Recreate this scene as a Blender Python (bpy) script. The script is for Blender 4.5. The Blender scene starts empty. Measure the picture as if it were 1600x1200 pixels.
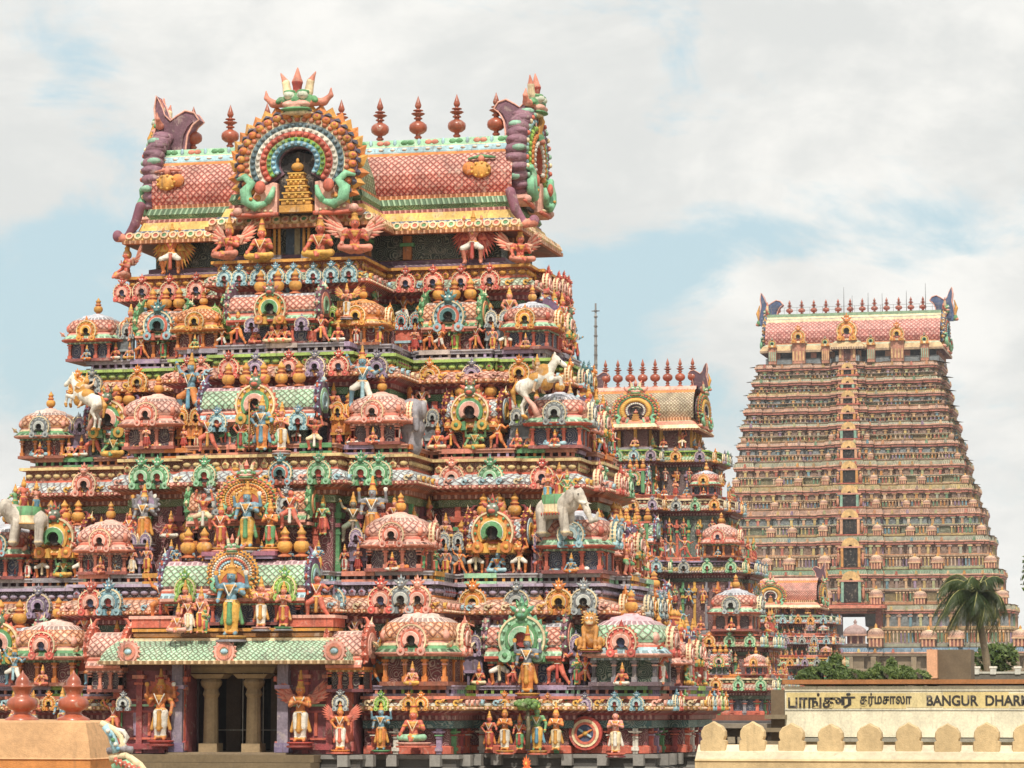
import bpy, math, random
import numpy as np
from mathutils import Vector, Matrix
R = math.radians
rnd = random.Random(7)
scene = bpy.context.scene
COL = scene.collection

def H(h):
    out = []
    for i in (0, 2, 4):
        c = int(h[i:i+2], 16)/255
        out.append(c/12.92 if c <= 0.04045 else ((c+0.055)/1.055)**2.4)
    return (out[0], out[1], out[2])
CORAL=H('d2644c'); SALMON=H('e08a72'); PINK=H('ecae9c'); CREAM=H('efd9ae'); ORANGE=H('dd8130'); YELLOW=H('e2ad45')
MINT=H('9fd3ab'); GREEN=H('559a63'); LIME=H('93b944'); DGREEN=H('2a5340'); BLUE=H('5f9fbb'); LBLUE=H('a5cdd8'); NAVY=H('3b4c70')
GREY=H('8d8a92'); PURPLE=H('7b5467'); LAV=H('a68fae'); MAROON=H('75282e'); RED=H('b5382f'); TERRA=H('a34c28'); WHITE=H('eee8da')
DARK=H('1d1413'); BROWN=H('8a5a2a'); GOLD=H('d99a3a'); STONE=H('9a8565'); TEAL=H('3f7d80'); DUSK=H('57404f')

# ---------------------------------------------------------------- camera maths (photo pixels 1600 x 1200)
FPX = 4800.0
TH = R(13.47); PH = math.atan(500/FPX)
fw = Vector((-math.sin(TH)*math.cos(PH), math.cos(TH)*math.cos(PH), math.sin(PH)))
rt = Vector((math.cos(TH), math.sin(TH), 0)); up = rt.cross(fw)
def unp(px, py, Y):
    d = fw*FPX + rt*(px-800) + up*(600-py)
    t = Y/d.y
    return d.x*t, d.z*t
def pxm(px, Y):                      # pixels per metre along X at that place
    return 100/(unp(px+50, 600, Y)[0]-unp(px-50, 600, Y)[0])

# ---------------------------------------------------------------- mesh builder
MATS = {}
ORDER = ['paint', 'lattice', 'carved', 'ribbed', 'stone', 'copper']
MBREG = {}
class MB:
    def __init__(s): s.V=[]; s.F=[]; s.C=[]; s.M=[]; s.U=[]; s.S=[]; s.T=None
    def add(s, vs, fs, col, mat=0, uv=None, smooth=False):
        n = len(s.V)
        if s.T is not None: vs = [tuple(s.T @ Vector(v)) for v in vs]
        s.V.extend(vs)
        for i, f in enumerate(fs):
            s.F.append([a+n for a in f])
            s.C.append(col[i] if isinstance(col, list) else col)
            s.M.append(mat); s.S.append(smooth)
            s.U.append(uv[i] if uv else [(0, 0)]*len(f))
    def quad(s, a, b, c, d, col, mat=0, uv=None): s.add([a,b,c,d], [[0,1,2,3]], col, mat, [uv] if uv else None)
    def box(s, cx, cy, cz, sx, sy, sz, col, mat=0, tx=1, ty=1):
        hx, hy, hz = sx/2, sy/2, sz/2
        v = [(cx-hx,cy-hy,cz-hz),(cx+hx,cy-hy,cz-hz),(cx+hx,cy+hy,cz-hz),(cx-hx,cy+hy,cz-hz),
             (cx-hx*tx,cy-hy*ty,cz+hz),(cx+hx*tx,cy-hy*ty,cz+hz),(cx+hx*tx,cy+hy*ty,cz+hz),(cx-hx*tx,cy+hy*ty,cz+hz)]
        f = [[0,1,5,4],[1,2,6,5],[2,3,7,6],[3,0,4,7],[4,5,6,7],[3,2,1,0]]
        u = [[(0,0),(sx,0),(sx,sz),(0,sz)],[(0,0),(sy,0),(sy,sz),(0,sz)]]*2+[[(0,0),(sx,0),(sx,sy),(0,sy)]]*2
        s.add(v, f, col, mat, u)
    def ball(s, c, r, col, n=8, m=5):
        if not isinstance(r, (tuple, list)): r = (r, r, r)
        v = []
        for j in range(1, m):
            t = math.pi*j/m
            for i in range(n):
                a = 2*math.pi*i/n
                v.append((c[0]+r[0]*math.sin(t)*math.cos(a), c[1]+r[1]*math.sin(t)*math.sin(a), c[2]+r[2]*math.cos(t)))
        v += [(c[0],c[1],c[2]+r[2]), (c[0],c[1],c[2]-r[2])]
        f = []
        for j in range(m-2):
            for i in range(n):
                k = (i+1) % n
                f.append([j*n+i, (j+1)*n+i, (j+1)*n+k, j*n+k])
        top = (m-1)*n
        for i in range(n):
            k = (i+1) % n
            f.append([top, i, k]); f.append([top+1, (m-2)*n+k, (m-2)*n+i])
        s.add(v, f, col, 0, None, True)
    def lathe(s, prof, cols, c=(0,0,0), n=16, sq=0, mat=0, smooth=True, sy=1, rib=0):
        # prof [(r,z)], cols one colour or one (colour, mat) per segment; sq>0 = rounded square
        v = []; L = [0]
        for i in range(1, len(prof)): L.append(L[-1]+math.hypot(prof[i][0]-prof[i-1][0], prof[i][1]-prof[i-1][1]))
        for (r, z) in prof:
            for i in range(n):
                a = 2*math.pi*(i+.5)/n
                k = 1
                if sq: k = (abs(math.cos(a))**sq+abs(math.sin(a))**sq)**(-1/sq)
                if rib and i % 2: k *= (1-rib)
                v.append((c[0]+r*k*math.cos(a), c[1]+r*k*math.sin(a)*sy, c[2]+z))
        base = len(s.V)
        for j in range(len(prof)-1):
            cc, mm = (cols, mat)
            if not isinstance(cols, list) and isinstance(cols[0], tuple): cc, mm = cols
            if isinstance(cols, list): cc, mm = cols[j] if isinstance(cols[j][0], tuple) else (cols[j], mat)
            f = []; u = []
            for i in range(n):
                k = (i+1) % n
                f.append([j*n+i, j*n+k, (j+1)*n+k, (j+1)*n+i])
                pr = max(prof[j][0], .01)*0+max(p[0] for p in prof)*2*math.pi/n
                u.append([(i*pr, L[j]), ((i+1)*pr, L[j]), ((i+1)*pr, L[j+1]), (i*pr, L[j+1])])
            if j == 0: s.add(v, f, cc, mm, u, smooth)
            else:
                for q, ff in enumerate(f):
                    s.F.append([a+base for a in ff]); s.C.append(cc); s.M.append(mm); s.S.append(smooth); s.U.append(u[q])
    def tube(s, pts, rad, col, n=6):
        pts = [Vector(p) for p in pts]; v = []
        if not isinstance(rad, (list, tuple)): rad = [rad]*len(pts)
        for i, p in enumerate(pts):
            d = (pts[min(i+1, len(pts)-1)]-pts[max(i-1, 0)]).normalized()
            a = d.orthogonal().normalized() if abs(d.y) > .99 else d.cross(Vector((0,1,0))).normalized()
            b = d.cross(a)
            for k in range(n):
                t = 2*math.pi*k/n
                v.append(tuple(p+(a*math.cos(t)+b*math.sin(t))*rad[i]))
        f = []
        for i in range(len(pts)-1):
            for k in range(n):
                q = (k+1) % n
                f.append([i*n+k, i*n+q, (i+1)*n+q, (i+1)*n+k])
        f.append(list(range(n))[::-1]); f.append([(len(pts)-1)*n+k for k in range(n)])
        s.add(v, f, col, 0, None, True)
    def leaf(s, b, d, side, ln, w, th, col, col2=None):
        # flame/petal: base b, unit direction d, unit side; bulging both ways
        b = Vector(b); d = Vector(d); side = Vector(side); nn = d.cross(side)
        m = b+d*ln*.4
        v = [b-side*w*.3, b+side*w*.3, m+side*w*.5, b+d*ln, m-side*w*.5, m+nn*th, m-nn*th]
        s.add([tuple(a) for a in v], [[0,1,5],[1,2,5],[2,3,5],[3,4,5],[4,0,5],[1,0,6],[2,1,6],[3,2,6],[4,3,6],[0,4,6]], col)
        if col2:
            for sg in (1, -1):
                o = b+d*ln*.2
                v = [o, o+d*ln*.2+side*w*.24+nn*th*.7*sg, o+d*ln*.55, o+d*ln*.2-side*w*.24+nn*th*.7*sg, o+d*ln*.2+nn*th*1.5*sg]
                s.add([tuple(a) for a in v], [[0,1,4],[1,2,4],[2,3,4],[3,0,4]], col2)
    def ring(s, cx, cz, ro, ri, y0, y1, a0, a1, col, n=14, mat=0, sx=1):
        # annular arc facing -Y (front at y0 < back y1), angles in degrees, x = cos, z = sin
        v = []; f = []; u = []
        for i in range(n+1):
            a = R(a0+(a1-a0)*i/n)
            ca, sa = math.cos(a)*sx, math.sin(a)
            v += [(cx+ro*ca, y0, cz+ro*sa), (cx+ri*ca, y0, cz+ri*sa), (cx+ri*ca, y1, cz+ri*sa), (cx+ro*ca, y1, cz+ro*sa)]
        al = R(abs(a1-a0))/n*(ro+ri)/2
        for i in range(n):
            q = i*4; p = q+4
            f += [[q, p, p+1, q+1], [q+1, p+1, p+2, q+2], [q+3, p+3, p, q], [q+2, p+2, p+3, q+3]]
            u += [[(i*al,0),((i+1)*al,0),((i+1)*al,ro-ri),(i*al,ro-ri)]]*4
        if abs(a1-a0) < 359:
            f += [[0,1,2,3], [n*4+3, n*4+2, n*4+1, n*4]]; u += [[(0,0)]*4]*2
        s.add(v, f, col, mat, u)
    def prism(s, pts, y0, y1, col, mat=0, inset=0, col2=None):
        # outline (x,z) counter-clockwise seen from -Y, extruded y0..y1
        n = len(pts)
        v = [(x, y0, z) for x, z in pts]+[(x, y1, z) for x, z in pts]
        f = [list(range(n)), [n+i for i in range(n)][::-1]]+[[i, n+i, n+(i+1) % n, (i+1) % n] for i in range(n)]
        u = [[(x, z) for x, z in pts]]*2+[[(0,0)]*4]*n
        s.add(v, f, [col, col]+[col2 or col]*n, mat, u)
    def merge(s, o, M=None, tint=None):
        n = len(s.V)
        s.V += [tuple(M @ Vector(v)) for v in o.V] if M is not None else o.V
        s.F += [[a+n for a in f] for f in o.F]
        s.C += o.C; s.M += o.M; s.U += o.U; s.S += o.S
    def mesh(s, name, origin=None):
        me = bpy.data.meshes.new(name)
        V = np.array(s.V, dtype=np.float32).reshape(-1, 3)
        if origin is not None: V = V-np.array(origin, dtype=np.float32)
        me.from_pydata(V.tolist(), [], s.F)
        used = sorted(set(s.M)); rem = {m: i for i, m in enumerate(used)}
        for m in used: me.materials.append(MATS[ORDER[m]])
        me.polygons.foreach_set('material_index', [rem[m] for m in s.M])
        me.polygons.foreach_set('use_smooth', s.S)
        at = me.attributes.new('Col', 'FLOAT_COLOR', 'FACE')
        at.data.foreach_set('color', [x for c in s.C for x in (c[0], c[1], c[2], 1)])
        if any(m in (1, 2, 3) for m in used):
            uv = me.uv_layers.new(name='UVMap')
            uv.data.foreach_set('uv', [x for f in s.U for p in f for x in p])
        me.update()
        MBREG[me.name] = s
        return me

# ---------------------------------------------------------------- organic shapes: smooth union of cones and ellipsoids
def _d(pr, P):
    if pr[0] == 'c':
        _, a, b, r0, r1, c = pr
        a = np.array(a, np.float32); b = np.array(b, np.float32); ba = b-a
        pa = P-a; bb = max(float(ba @ ba), 1e-9)
        t = np.clip((pa @ ba)/bb, 0, 1)
        return np.sqrt(((pa-t[..., None]*ba)**2).sum(-1))-(r0+(r1-r0)*t)
    _, a, r, c = pr
    a = np.array(a, np.float32); r = np.array(r, np.float32)
    q = (P-a)/r
    k0 = np.sqrt((q**2).sum(-1)); k1 = np.sqrt(((q/r)**2).sum(-1))+1e-6
    return k0*(k0-1)/k1
def sdf(prims, h=.018, k=.02):
    lo = np.array([9e9]*3); hi = -lo
    for p in prims:
        if p[0] == 'c':
            for q, r in ((p[1], p[3]), (p[2], p[4])):
                lo = np.minimum(lo, np.array(q)-r); hi = np.maximum(hi, np.array(q)+r)
        else: lo = np.minimum(lo, np.array(p[1])-np.array(p[2])); hi = np.maximum(hi, np.array(p[1])+np.array(p[2]))
    lo -= 2.5*h; hi += 2.5*h
    ns = np.ceil((hi-lo)/h).astype(int)+1
    ax = [(lo[i]+h*np.arange(ns[i])).astype(np.float32) for i in range(3)]
    P = np.stack(np.meshgrid(*ax, indexing='ij'), -1)
    D = None
    for p in prims:
        d = _d(p, P)
        if D is None: D = d
        else:
            g = np.clip(k-np.abs(D-d), 0, None)/k
            D = np.minimum(D, d)-g*g*k*.25
    I = D < 0
    n0, n1, n2 = (ns-1)
    acc = np.zeros((n0, n1, n2, 3), np.float32); cnt = np.zeros((n0, n1, n2), np.float32)
    cor = [(i, j, l) for i in (0,1) for j in (0,1) for l in (0,1)]
    for a in cor:
        for x in range(3):
            if a[x] == 0:
                b = list(a); b[x] = 1
                A = D[a[0]:a[0]+n0, a[1]:a[1]+n1, a[2]:a[2]+n2]; B = D[b[0]:b[0]+n0, b[1]:b[1]+n1, b[2]:b[2]+n2]
                m = (A < 0) != (B < 0)
                t = np.where(m, A/(A-B+1e-12), 0)
                for y in range(3):
                    acc[..., y] += np.where(m, a[y]+(t if y == x else 0), 0)
                cnt += m
    act = cnt > 0
    idx = -np.ones((n0, n1, n2), int); idx[act] = np.arange(act.sum())
    cells = np.argwhere(act)
    V = lo+h*(cells+acc[act]/cnt[act][:, None])
    F = []
    for x in range(3):
        sl = [slice(0, None)]*3; sl2 = [slice(0, None)]*3
        sl[x] = slice(0, -1); sl2[x] = slice(1, None)
        A = I[tuple(sl)]; B = I[tuple(sl2)]
        e = np.argwhere(A != B)
        y, z = (x+1) % 3, (x+2) % 3
        e = e[(e[:, y] > 0) & (e[:, z] > 0)]
        q = []
        for dy, dz in ((0,0), (1,0), (1,1), (0,1)):
            c = e.copy(); c[:, y] -= dy; c[:, z] -= dz
            q.append(idx[c[:, 0], c[:, 1], c[:, 2]])
        q = np.stack(q, 1)
        out = A[e[:, 0], e[:, 1], e[:, 2]]
        q[~out] = q[~out][:, ::-1]
        F.append(q)
    F = np.concatenate(F)
    F = F[(F >= 0).all(1)]
    cen = V[F].mean(1).astype(np.float32)
    best = np.full(len(cen), 1e9, np.float32); bi = np.zeros(len(cen), int)
    for i, p in enumerate(prims):
        d = _d(p, cen); m = d < best; best[m] = d[m]; bi[m] = i
    return V, F, [prims[i][-1] for i in bi]
def add_sdf(mb, prims, h=.018, k=.02, M=None):
    V, F, C = sdf(prims, h, k)
    vs = [tuple(v) for v in V.tolist()]
    if M is not None: vs = [tuple(M @ Vector(v)) for v in vs]
    mb.add(vs, F.tolist(), C, 0, None, True)

# ---------------------------------------------------------------- objects
def tagp(o, **kw):
    for k, v in kw.items():
        if v: o[k] = v
def link(name, me, parent=None, loc=(0,0,0), rz=0, sc=1, label=None, kind=None):
    o = bpy.data.objects.new(name, me); COL.objects.link(o)
    if parent is not None: o.parent = parent
    o.location = loc; o.rotation_euler = (0, 0, rz)
    o.scale = sc if isinstance(sc, (tuple, list)) else (sc,)*3
    if label: o['label'] = label
    if kind: o['kind'] = kind
    return o
def thing(name, label, cat, loc=(0,0,0), group=None, rz=0):
    o = bpy.data.objects.new(name, None); COL.objects.link(o)
    o.location = loc; o.rotation_euler = (0,0,rz); o.empty_display_size = .5
    tagp(o, label=label, category=cat, group=group)
    return o
def struct(name, me, loc=(0,0,0), kind='structure'):
    o = link(name, me, None, loc); o['kind'] = kind; return o

# ---------------------------------------------------------------- materials
def newmat(name):
    m = bpy.data.materials.new(name); m.use_nodes = True
    nt = m.node_tree; N = nt.nodes; N.clear()
    out = N.new('ShaderNodeOutputMaterial'); b = N.new('ShaderNodeBsdfPrincipled')
    nt.links.new(b.outputs[0], out.inputs[0])
    return m, nt, N, nt.links, b
class G:
    def __init__(s, nt): s.nt=nt; s.N=nt.nodes; s.L=nt.links
    def m(s, op, a, b=None, c=None, clamp=False):
        n = s.N.new('ShaderNodeMath'); n.operation = op; n.use_clamp = clamp
        for i, x in enumerate((a, b, c)):
            if x is None: continue
            if isinstance(x, (int, float)): n.inputs[i].default_value = x
            else: s.L.new(x, n.inputs[i])
        return n.outputs[0]
    def mix(s, f, a, b, mode='MIX'):
        n = s.N.new('ShaderNodeMix'); n.data_type = 'RGBA'; n.blend_type = mode
        for i, x in ((0, f), (6, a), (7, b)):
            if isinstance(x, (int, float)): n.inputs[i].default_value = x
            elif isinstance(x, tuple): n.inputs[i].default_value = (*x, 1)
            else: s.L.new(x, n.inputs[i])
        return n.outputs[2]
    def noise(s, vec, sc, det=3, rough=.5, dist=0):
        n = s.N.new('ShaderNodeTexNoise'); n.inputs['Scale'].default_value = sc; n.inputs['Detail'].default_value = det
        n.inputs['Roughness'].default_value = rough; n.inputs['Distortion'].default_value = dist
        if vec is not None: s.L.new(vec, n.inputs['Vector'])
        return n.outputs[0]
    def ss(s, x, a, b, c=0., d=1.):
        n = s.N.new('ShaderNodeMapRange'); n.interpolation_type = 'SMOOTHSTEP'
        s.L.new(x, n.inputs[0])
        for i, v in enumerate((a, b, c, d)): n.inputs[i+1].default_value = v
        return n.outputs[0]
    def bump(s, h, st, dist, b):
        n = s.N.new('ShaderNodeBump'); n.inputs['Strength'].default_value = st; n.inputs['Distance'].default_value = dist
        s.L.new(h, n.inputs['Height']); s.L.new(n.outputs[0], b.inputs['Normal'])
def col_base(g):
    a = g.N.new('ShaderNodeAttribute'); a.attribute_name = 'Col'
    t = g.N.new('ShaderNodeNewGeometry')
    bw = g.N.new('ShaderNodeRGBToBW'); g.L.new(a.outputs['Color'], bw.inputs[0])
    return g.mix(g.ss(bw.outputs[0], .015, .16, 0, .06), a.outputs['Color'], (.78, .64, .50)), t.outputs['Position']
def weather(g, c, pos, amt=.5):
    n1 = g.noise(pos, 1.3, 5, .6); n2 = g.noise(pos, 9, 3, .6)
    v = g.m('MULTIPLY', g.ss(n1, .3, .72, .66, 1.14), g.ss(n2, .25, .75, .8, 1.1))
    c = g.mix(1, c, c, 'MULTIPLY') if False else c
    vv = g.N.new('ShaderNodeVectorMath'); vv.operation = 'SCALE'; g.L.new(c, vv.inputs[0]); g.L.new(v, vv.inputs['Scale'])
    # rain streaks: dark grime runs in vertical lines
    mp = g.N.new('ShaderNodeMapping'); mp.inputs['Scale'].default_value = (5, 5, .5); g.L.new(pos, mp.inputs[0])
    st = g.noise(mp.outputs[0], 1.6, 4, .6)
    pt = g.ss(g.noise(pos, 2.7, 6, .7, .6), .56, .64, 0, .3)                 # worn patches where the undercoat shows
    sp = g.ss(g.noise(pos, 26, 4, .7), .60, .70, 0, .5)                      # specks of black mould
    q = g.mix(pt, vv.outputs[0], (.62, .52, .42)); q = g.mix(g.m('MULTIPLY', sp, amt), q, (.06, .045, .04))
    return g.mix(g.m('MULTIPLY', g.ss(st, .52, .74), amt), q, (.11, .07, .055))
def make_mats():
    m, nt, N, L, b = newmat('painted_stucco'); g = G(nt)
    c, p = col_base(g); L.new(weather(g, c, p, .62), b.inputs['Base Color']); b.inputs['Roughness'].default_value = .62
    h = g.m('ADD', g.noise(p, 14, 4), g.m('MULTIPLY', g.noise(p, 45, 2), .5)); g.bump(h, .35, .05, b); MATS['paint'] = m
    # diamond lattice paint
    m, nt, N, L, b = newmat('lattice_roof_paint'); g = G(nt)
    c, p = col_base(g); tc = N.new('ShaderNodeUVMap'); sp = N.new('ShaderNodeSeparateXYZ'); L.new(tc.outputs[0], sp.inputs[0])
    wob = g.noise(p, 1.7, 2); wob2 = g.noise(p, 2.3, 2, .5, 1)
    u = g.m('ADD', g.m('MULTIPLY', sp.outputs[0], 4.2), g.m('MULTIPLY', wob, .5)); v = g.m('ADD', g.m('MULTIPLY', sp.outputs[1], 4.2), g.m('MULTIPLY', wob2, .5))
    def tri(x): return g.m('ABSOLUTE', g.m('SUBTRACT', g.m('FRACT', x), .5))
    a1 = tri(g.m('ADD', u, v)); a2 = tri(g.m('SUBTRACT', u, v))
    mx = g.m('MAXIMUM', a1, a2)                        # .5 on lines
    line = g.ss(mx, .39, .43); inner = g.m('MULTIPLY', g.ss(mx, .16, .2, 1, 0), g.ss(mx, .06, .1))
    pale = g.mix(.6, c, (.85, .78, .68)); dk = g.mix(.75, c, (.16, .04, .04))
    cid = N.new('ShaderNodeTexWhiteNoise'); cid.noise_dimensions = '2D'; cb = N.new('ShaderNodeCombineXYZ'); L.new(g.m('FLOOR', g.m('ADD', u, v)), cb.inputs[0]); L.new(g.m('FLOOR', g.m('SUBTRACT', u, v)), cb.inputs[1]); L.new(cb.outputs[0], cid.inputs['Vector'])
    cv = g.mix(g.m('MULTIPLY', cid.outputs['Value'], .3), c, (.35, .2, .15))
    cc = g.mix(inner, g.mix(line, cv, dk), pale)
    L.new(weather(g, cc, p, .35), b.inputs['Base Color']); b.inputs['Roughness'].default_value = .55
    g.bump(g.ss(mx, .36, .44, 1, 0), .8, .03, b); MATS['lattice'] = m
    # carved scroll panels
    m, nt, N, L, b = newmat('carved_scroll_paint'); g = G(nt)
    c, p = col_base(g)
    vo = N.new('ShaderNodeTexVoronoi'); vo.inputs['Scale'].default_value = 2.6; L.new(p, vo.inputs['Vector'])
    sn = g.m('SINE', g.m('ADD', g.m('MULTIPLY', vo.outputs['Distance'], 42), g.m('MULTIPLY', g.noise(p, 3.5, 2), 14)))
    k = g.ss(sn, .1, .75)
    cc = g.mix(k, g.mix(.35, c, (.02, .01, .01)), g.mix(.3, c, (.8, .75, .6)))
    L.new(weather(g, cc, p, .3), b.inputs['Base Color']); b.inputs['Roughness'].default_value = .6
    g.bump(k, .9, .06, b); MATS['carved'] = m
    # ribbed / beaded bands (stripes across)
    m, nt, N, L, b = newmat('ribbed_band_paint'); g = G(nt)
    c, p = col_base(g); tc = N.new('ShaderNodeUVMap'); sp = N.new('ShaderNodeSeparateXYZ'); L.new(tc.outputs[0], sp.inputs[0])
    w = tri2 = g.m('ABSOLUTE', g.m('SUBTRACT', g.m('FRACT', g.m('MULTIPLY', sp.outputs[0], 5.0)), .5))
    k = g.ss(w, .12, .3, 1, 0)
    cc = g.mix(k, g.mix(.55, c, (.06, .03, .03)), g.mix(.25, c, (.9, .82, .7)))
    L.new(weather(g, cc, p, .3), b.inputs['Base Color']); b.inputs['Roughness'].default_value = .6
    g.bump(k, .8, .05, b); MATS['ribbed'] = m
    # granite / plain masonry
    m, nt, N, L, b = newmat('weathered_masonry'); g = G(nt)
    c, p = col_base(g)
    n1 = g.noise(p, .9, 6, .65); n2 = g.noise(p, 12, 4, .6)
    v = g.m('MULTIPLY', g.ss(n1, .3, .7, .78, 1.1), g.ss(n2, .3, .7, .88, 1.06))
    vv = N.new('ShaderNodeVectorMath'); vv.operation = 'SCALE'; L.new(c, vv.inputs[0]); L.new(v, vv.inputs['Scale'])
    mp = N.new('ShaderNodeMapping'); mp.inputs['Scale'].default_value = (3, 3, .35); L.new(p, mp.inputs[0])
    sk = g.m('MULTIPLY', g.ss(g.noise(mp.outputs[0], 2.2, 5, .65), .52, .75), g.ss(n1, .35, .6)); cs = g.mix(g.m('MULTIPLY', sk, .45), vv.outputs[0], (.12, .09, .06))
    L.new(cs, b.inputs['Base Color']); b.inputs['Roughness'].default_value = .85
    g.bump(g.m('ADD', n2, g.noise(p, 50, 2)), .3, .03, b); MATS['stone'] = m
    # glossy terracotta-painted copper finials
    m, nt, N, L, b = newmat('painted_copper'); g = G(nt)
    c, p = col_base(g); L.new(weather(g, c, p, .25), b.inputs['Base Color']); b.inputs['Roughness'].default_value = .33
    b.inputs['Metallic'].default_value = .0; b.inputs['Coat Weight'].default_value = .3; MATS['copper'] = m
make_mats()
# ---------------------------------------------------------------- sculpted figures (height 1 without crown, facing -Y)
SK = {'coral': CORAL, 'salmon': SALMON, 'blue': H('6f9fb4'), 'green': H('6da56f'), 'cream': H('e6c3a0'), 'orange': H('d97a35'), 'pink': H('df9484')}
def figure_prims(pose='stand', skin=CORAL, cloth=YELLOW, sash=RED, gold=GOLD, crown=1.0, arms4=False, legcol=None):
    lc = legcol or cloth
    P = []
    c = lambda a, b, r0, r1, col: P.append(('c', a, b, r0, r1, col))
    e = lambda a, r, col: P.append(('e', a, r, col))
    dz = 0; lean = 0
    legs = [((-.065,-.02,.27), (-.07,0,.05)), ((.065,-.02,.27), (.07,0,.05))]
    A = {'stand': [((-.2,0,.66), (-.19,-.1,.55)), ((.2,-.01,.66), (.14,-.15,.7))],
         'pray': [((-.18,-.04,.66), (-.03,-.15,.72)), ((.18,-.04,.66), (.03,-.15,.72))],
         'hip': [((-.24,.02,.68), (-.12,-.05,.55)), ((.22,-.02,.66), (.24,-.13,.62))],
         'bearer': [((-.24,-.02,.83), (-.19,-.04,1.06)), ((.24,-.02,.83), (.19,-.04,1.06))],
         'dance': [((-.24,-.02,.86), (-.3,-.06,1.02)), ((.25,-.03,.7), (.36,-.1,.76))],
         'sit': [((-.2,-.03,.66), (-.22,-.18,.56)), ((.2,-.03,.66), (.12,-.17,.7))],
         'chair': [((-.2,-.03,.66), (-.13,-.2,.58)), ((.2,-.03,.66), (.15,-.2,.6))],
         'guard': [((-.22,0,.66), (-.24,-.12,.78)), ((.22,0,.64), (.2,-.05,.47))]}[pose]
    if pose == 'bearer': legs = [((-.2,-.12,.33), (-.17,-.02,.05)), ((.2,-.12,.33), (.17,-.02,.05))]; dz = -.07
    if pose == 'dance': legs = [((-.2,-.1,.36), (-.22,0,.06)), ((.14,-.04,.26), (.27,.0,.05))]; dz = -.03
    if pose == 'sit': dz = -.4; legs = [((-.23,-.15,.1), (.02,-.24,.06)), ((.23,-.15,.1), (-.02,-.22,.1))]
    if pose == 'chair': dz = -.14; legs = [((-.13,-.2,.36), (-.12,-.19,.06)), ((.13,-.2,.36), (.12,-.19,.06))]
    z = lambda h: h+dz
    e((0,0,z(.5)), (.105,.085,.075), cloth)
    e((0,0,z(.6)), (.082,.07,.08), skin); e((0,.0,z(.73)), (.115,.082,.1), skin)
    c((-.13,0,z(.79)), (.13,0,z(.79)), .042, .042, skin)
    c((0,0,z(.8)), (0,-.01,z(.88)), .045, .04, skin)
    e((0,-.015,z(.92)), (.068,.074,.085), skin)
    c((0,-.08,z(.93)), (0,-.1,z(.905)), .012, .014, skin)                # nose
    e((-.07,0,z(.92)), (.02,.022,.035), gold); e((.07,0,z(.92)), (.02,.022,.035), gold)
    e((0,.03,z(.93)), (.075,.07,.085), H('33201a') if crown < .5 else gold)
    for sgn, (kn, ft) in zip((-1, 1), legs):
        hp = (sgn*.06, 0, z(.48))
        c(hp, kn, .078, .058, lc); c(kn, ft, .055, .036, skin if pose in ('bearer','dance','chair') else lc)
        c(ft, (ft[0]+sgn*.015, ft[1]-.075, max(ft[2]-.025, .025)), .034, .026, skin)
        e((ft[0], ft[1], ft[2]+.03), (.045,.045,.018), gold)
    for sgn, (el, ha) in zip((-1, 1), A):
        el = (el[0], el[1], z(el[2])); ha = (ha[0], ha[1], z(ha[2]))
        c((sgn*.14,0,z(.79)), el, .043, .034, skin); c(el, ha, .034, .025, skin)
        d = (Vector(ha)-Vector(el)).normalized()*.035
        c(ha, tuple(Vector(ha)+d), .028, .018, skin)
        m = (Vector((sgn*.14,0,z(.79)))+Vector(el))/2
        e(tuple(m), (.05,.05,.02), gold); e(tuple(Vector(ha)-d*.6), (.033,.033,.02), gold)
    if arms4:
        for sgn in (-1, 1):
            el = (sgn*.25,.03,z(.77)); ha = (sgn*.25,-.03,z(.93))
            c((sgn*.13,.03,z(.8)), el, .04, .032, skin); c(el, ha, .032, .024, skin)
            e((ha[0], ha[1], ha[2]+.055), (.045,.02,.045), WHITE if sgn > 0 else gold)
    e((0,-.035,z(.775)), (.1,.065,.025), gold); e((0,-.055,z(.73)), (.05,.045,.045), gold)
    e((0,0,z(.545)), (.108,.09,.022), gold)
    if pose not in ('sit',):
        c((0,-.09,z(.52)), (0,-.1,z(.2)), .03, .045, sash)
        if pose in ('stand','pray','hip','guard'):
            c((0,-.0,z(.45)), (0,0,.1), .085, .075, lc)
            e((0,0,.06), (.1,.09,.03), gold); e((0,0,.22), (.103,.09,.012), gold)
            for sgn in (-1, 1): c((sgn*.1,.02,z(.5)), (sgn*.17,.03,.2), .03, .035, sash)
    if crown >= .5:
        t = .2*crown
        c((0,0,z(.975)), (0,.01,z(.985+t)), .066, .022, gold); e((0,0,z(.985)), (.08,.08,.02), gold)
        e((0,0,z(.985+t*.45)), (.06,.06,.016), RED if crown > 1 else gold); e((0,.01,z(1+t)), (.018,.018,.03), gold)
    elif crown > 0: e((0,.01,z(.99)), (.06,.065,.05), H('33201a'))
    return P, dz
GARL = [WHITE, RED, CREAM]
def eyes(mb, dz, s=1):
    g = [(x, -.095-.02*(1-abs(x)/.1), .6+dz+.2*abs(x)/.1+.02) for x in (-.1,-.07,-.035,0,.035,.07,.1)]
    mb.tube(g, .011, GARL[int(abs(dz)*100+mb.C[0][0]*57) % 3], 4)
    for x in (-.05,-.025,0,.025,.05): mb.ball((x,-.112,.535+dz), .014, WHITE, 5, 3)
    for x in (-.026, .026):
        mb.ball((x,-.079,.933+dz), (.016,.012,.01), WHITE, 6, 4); mb.ball((x,-.089,.933+dz), (.007,.006,.008), DARK, 5, 4)
    mb.ball((0,-.083,.882+dz), (.02,.01,.007), RED, 6, 4)
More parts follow.
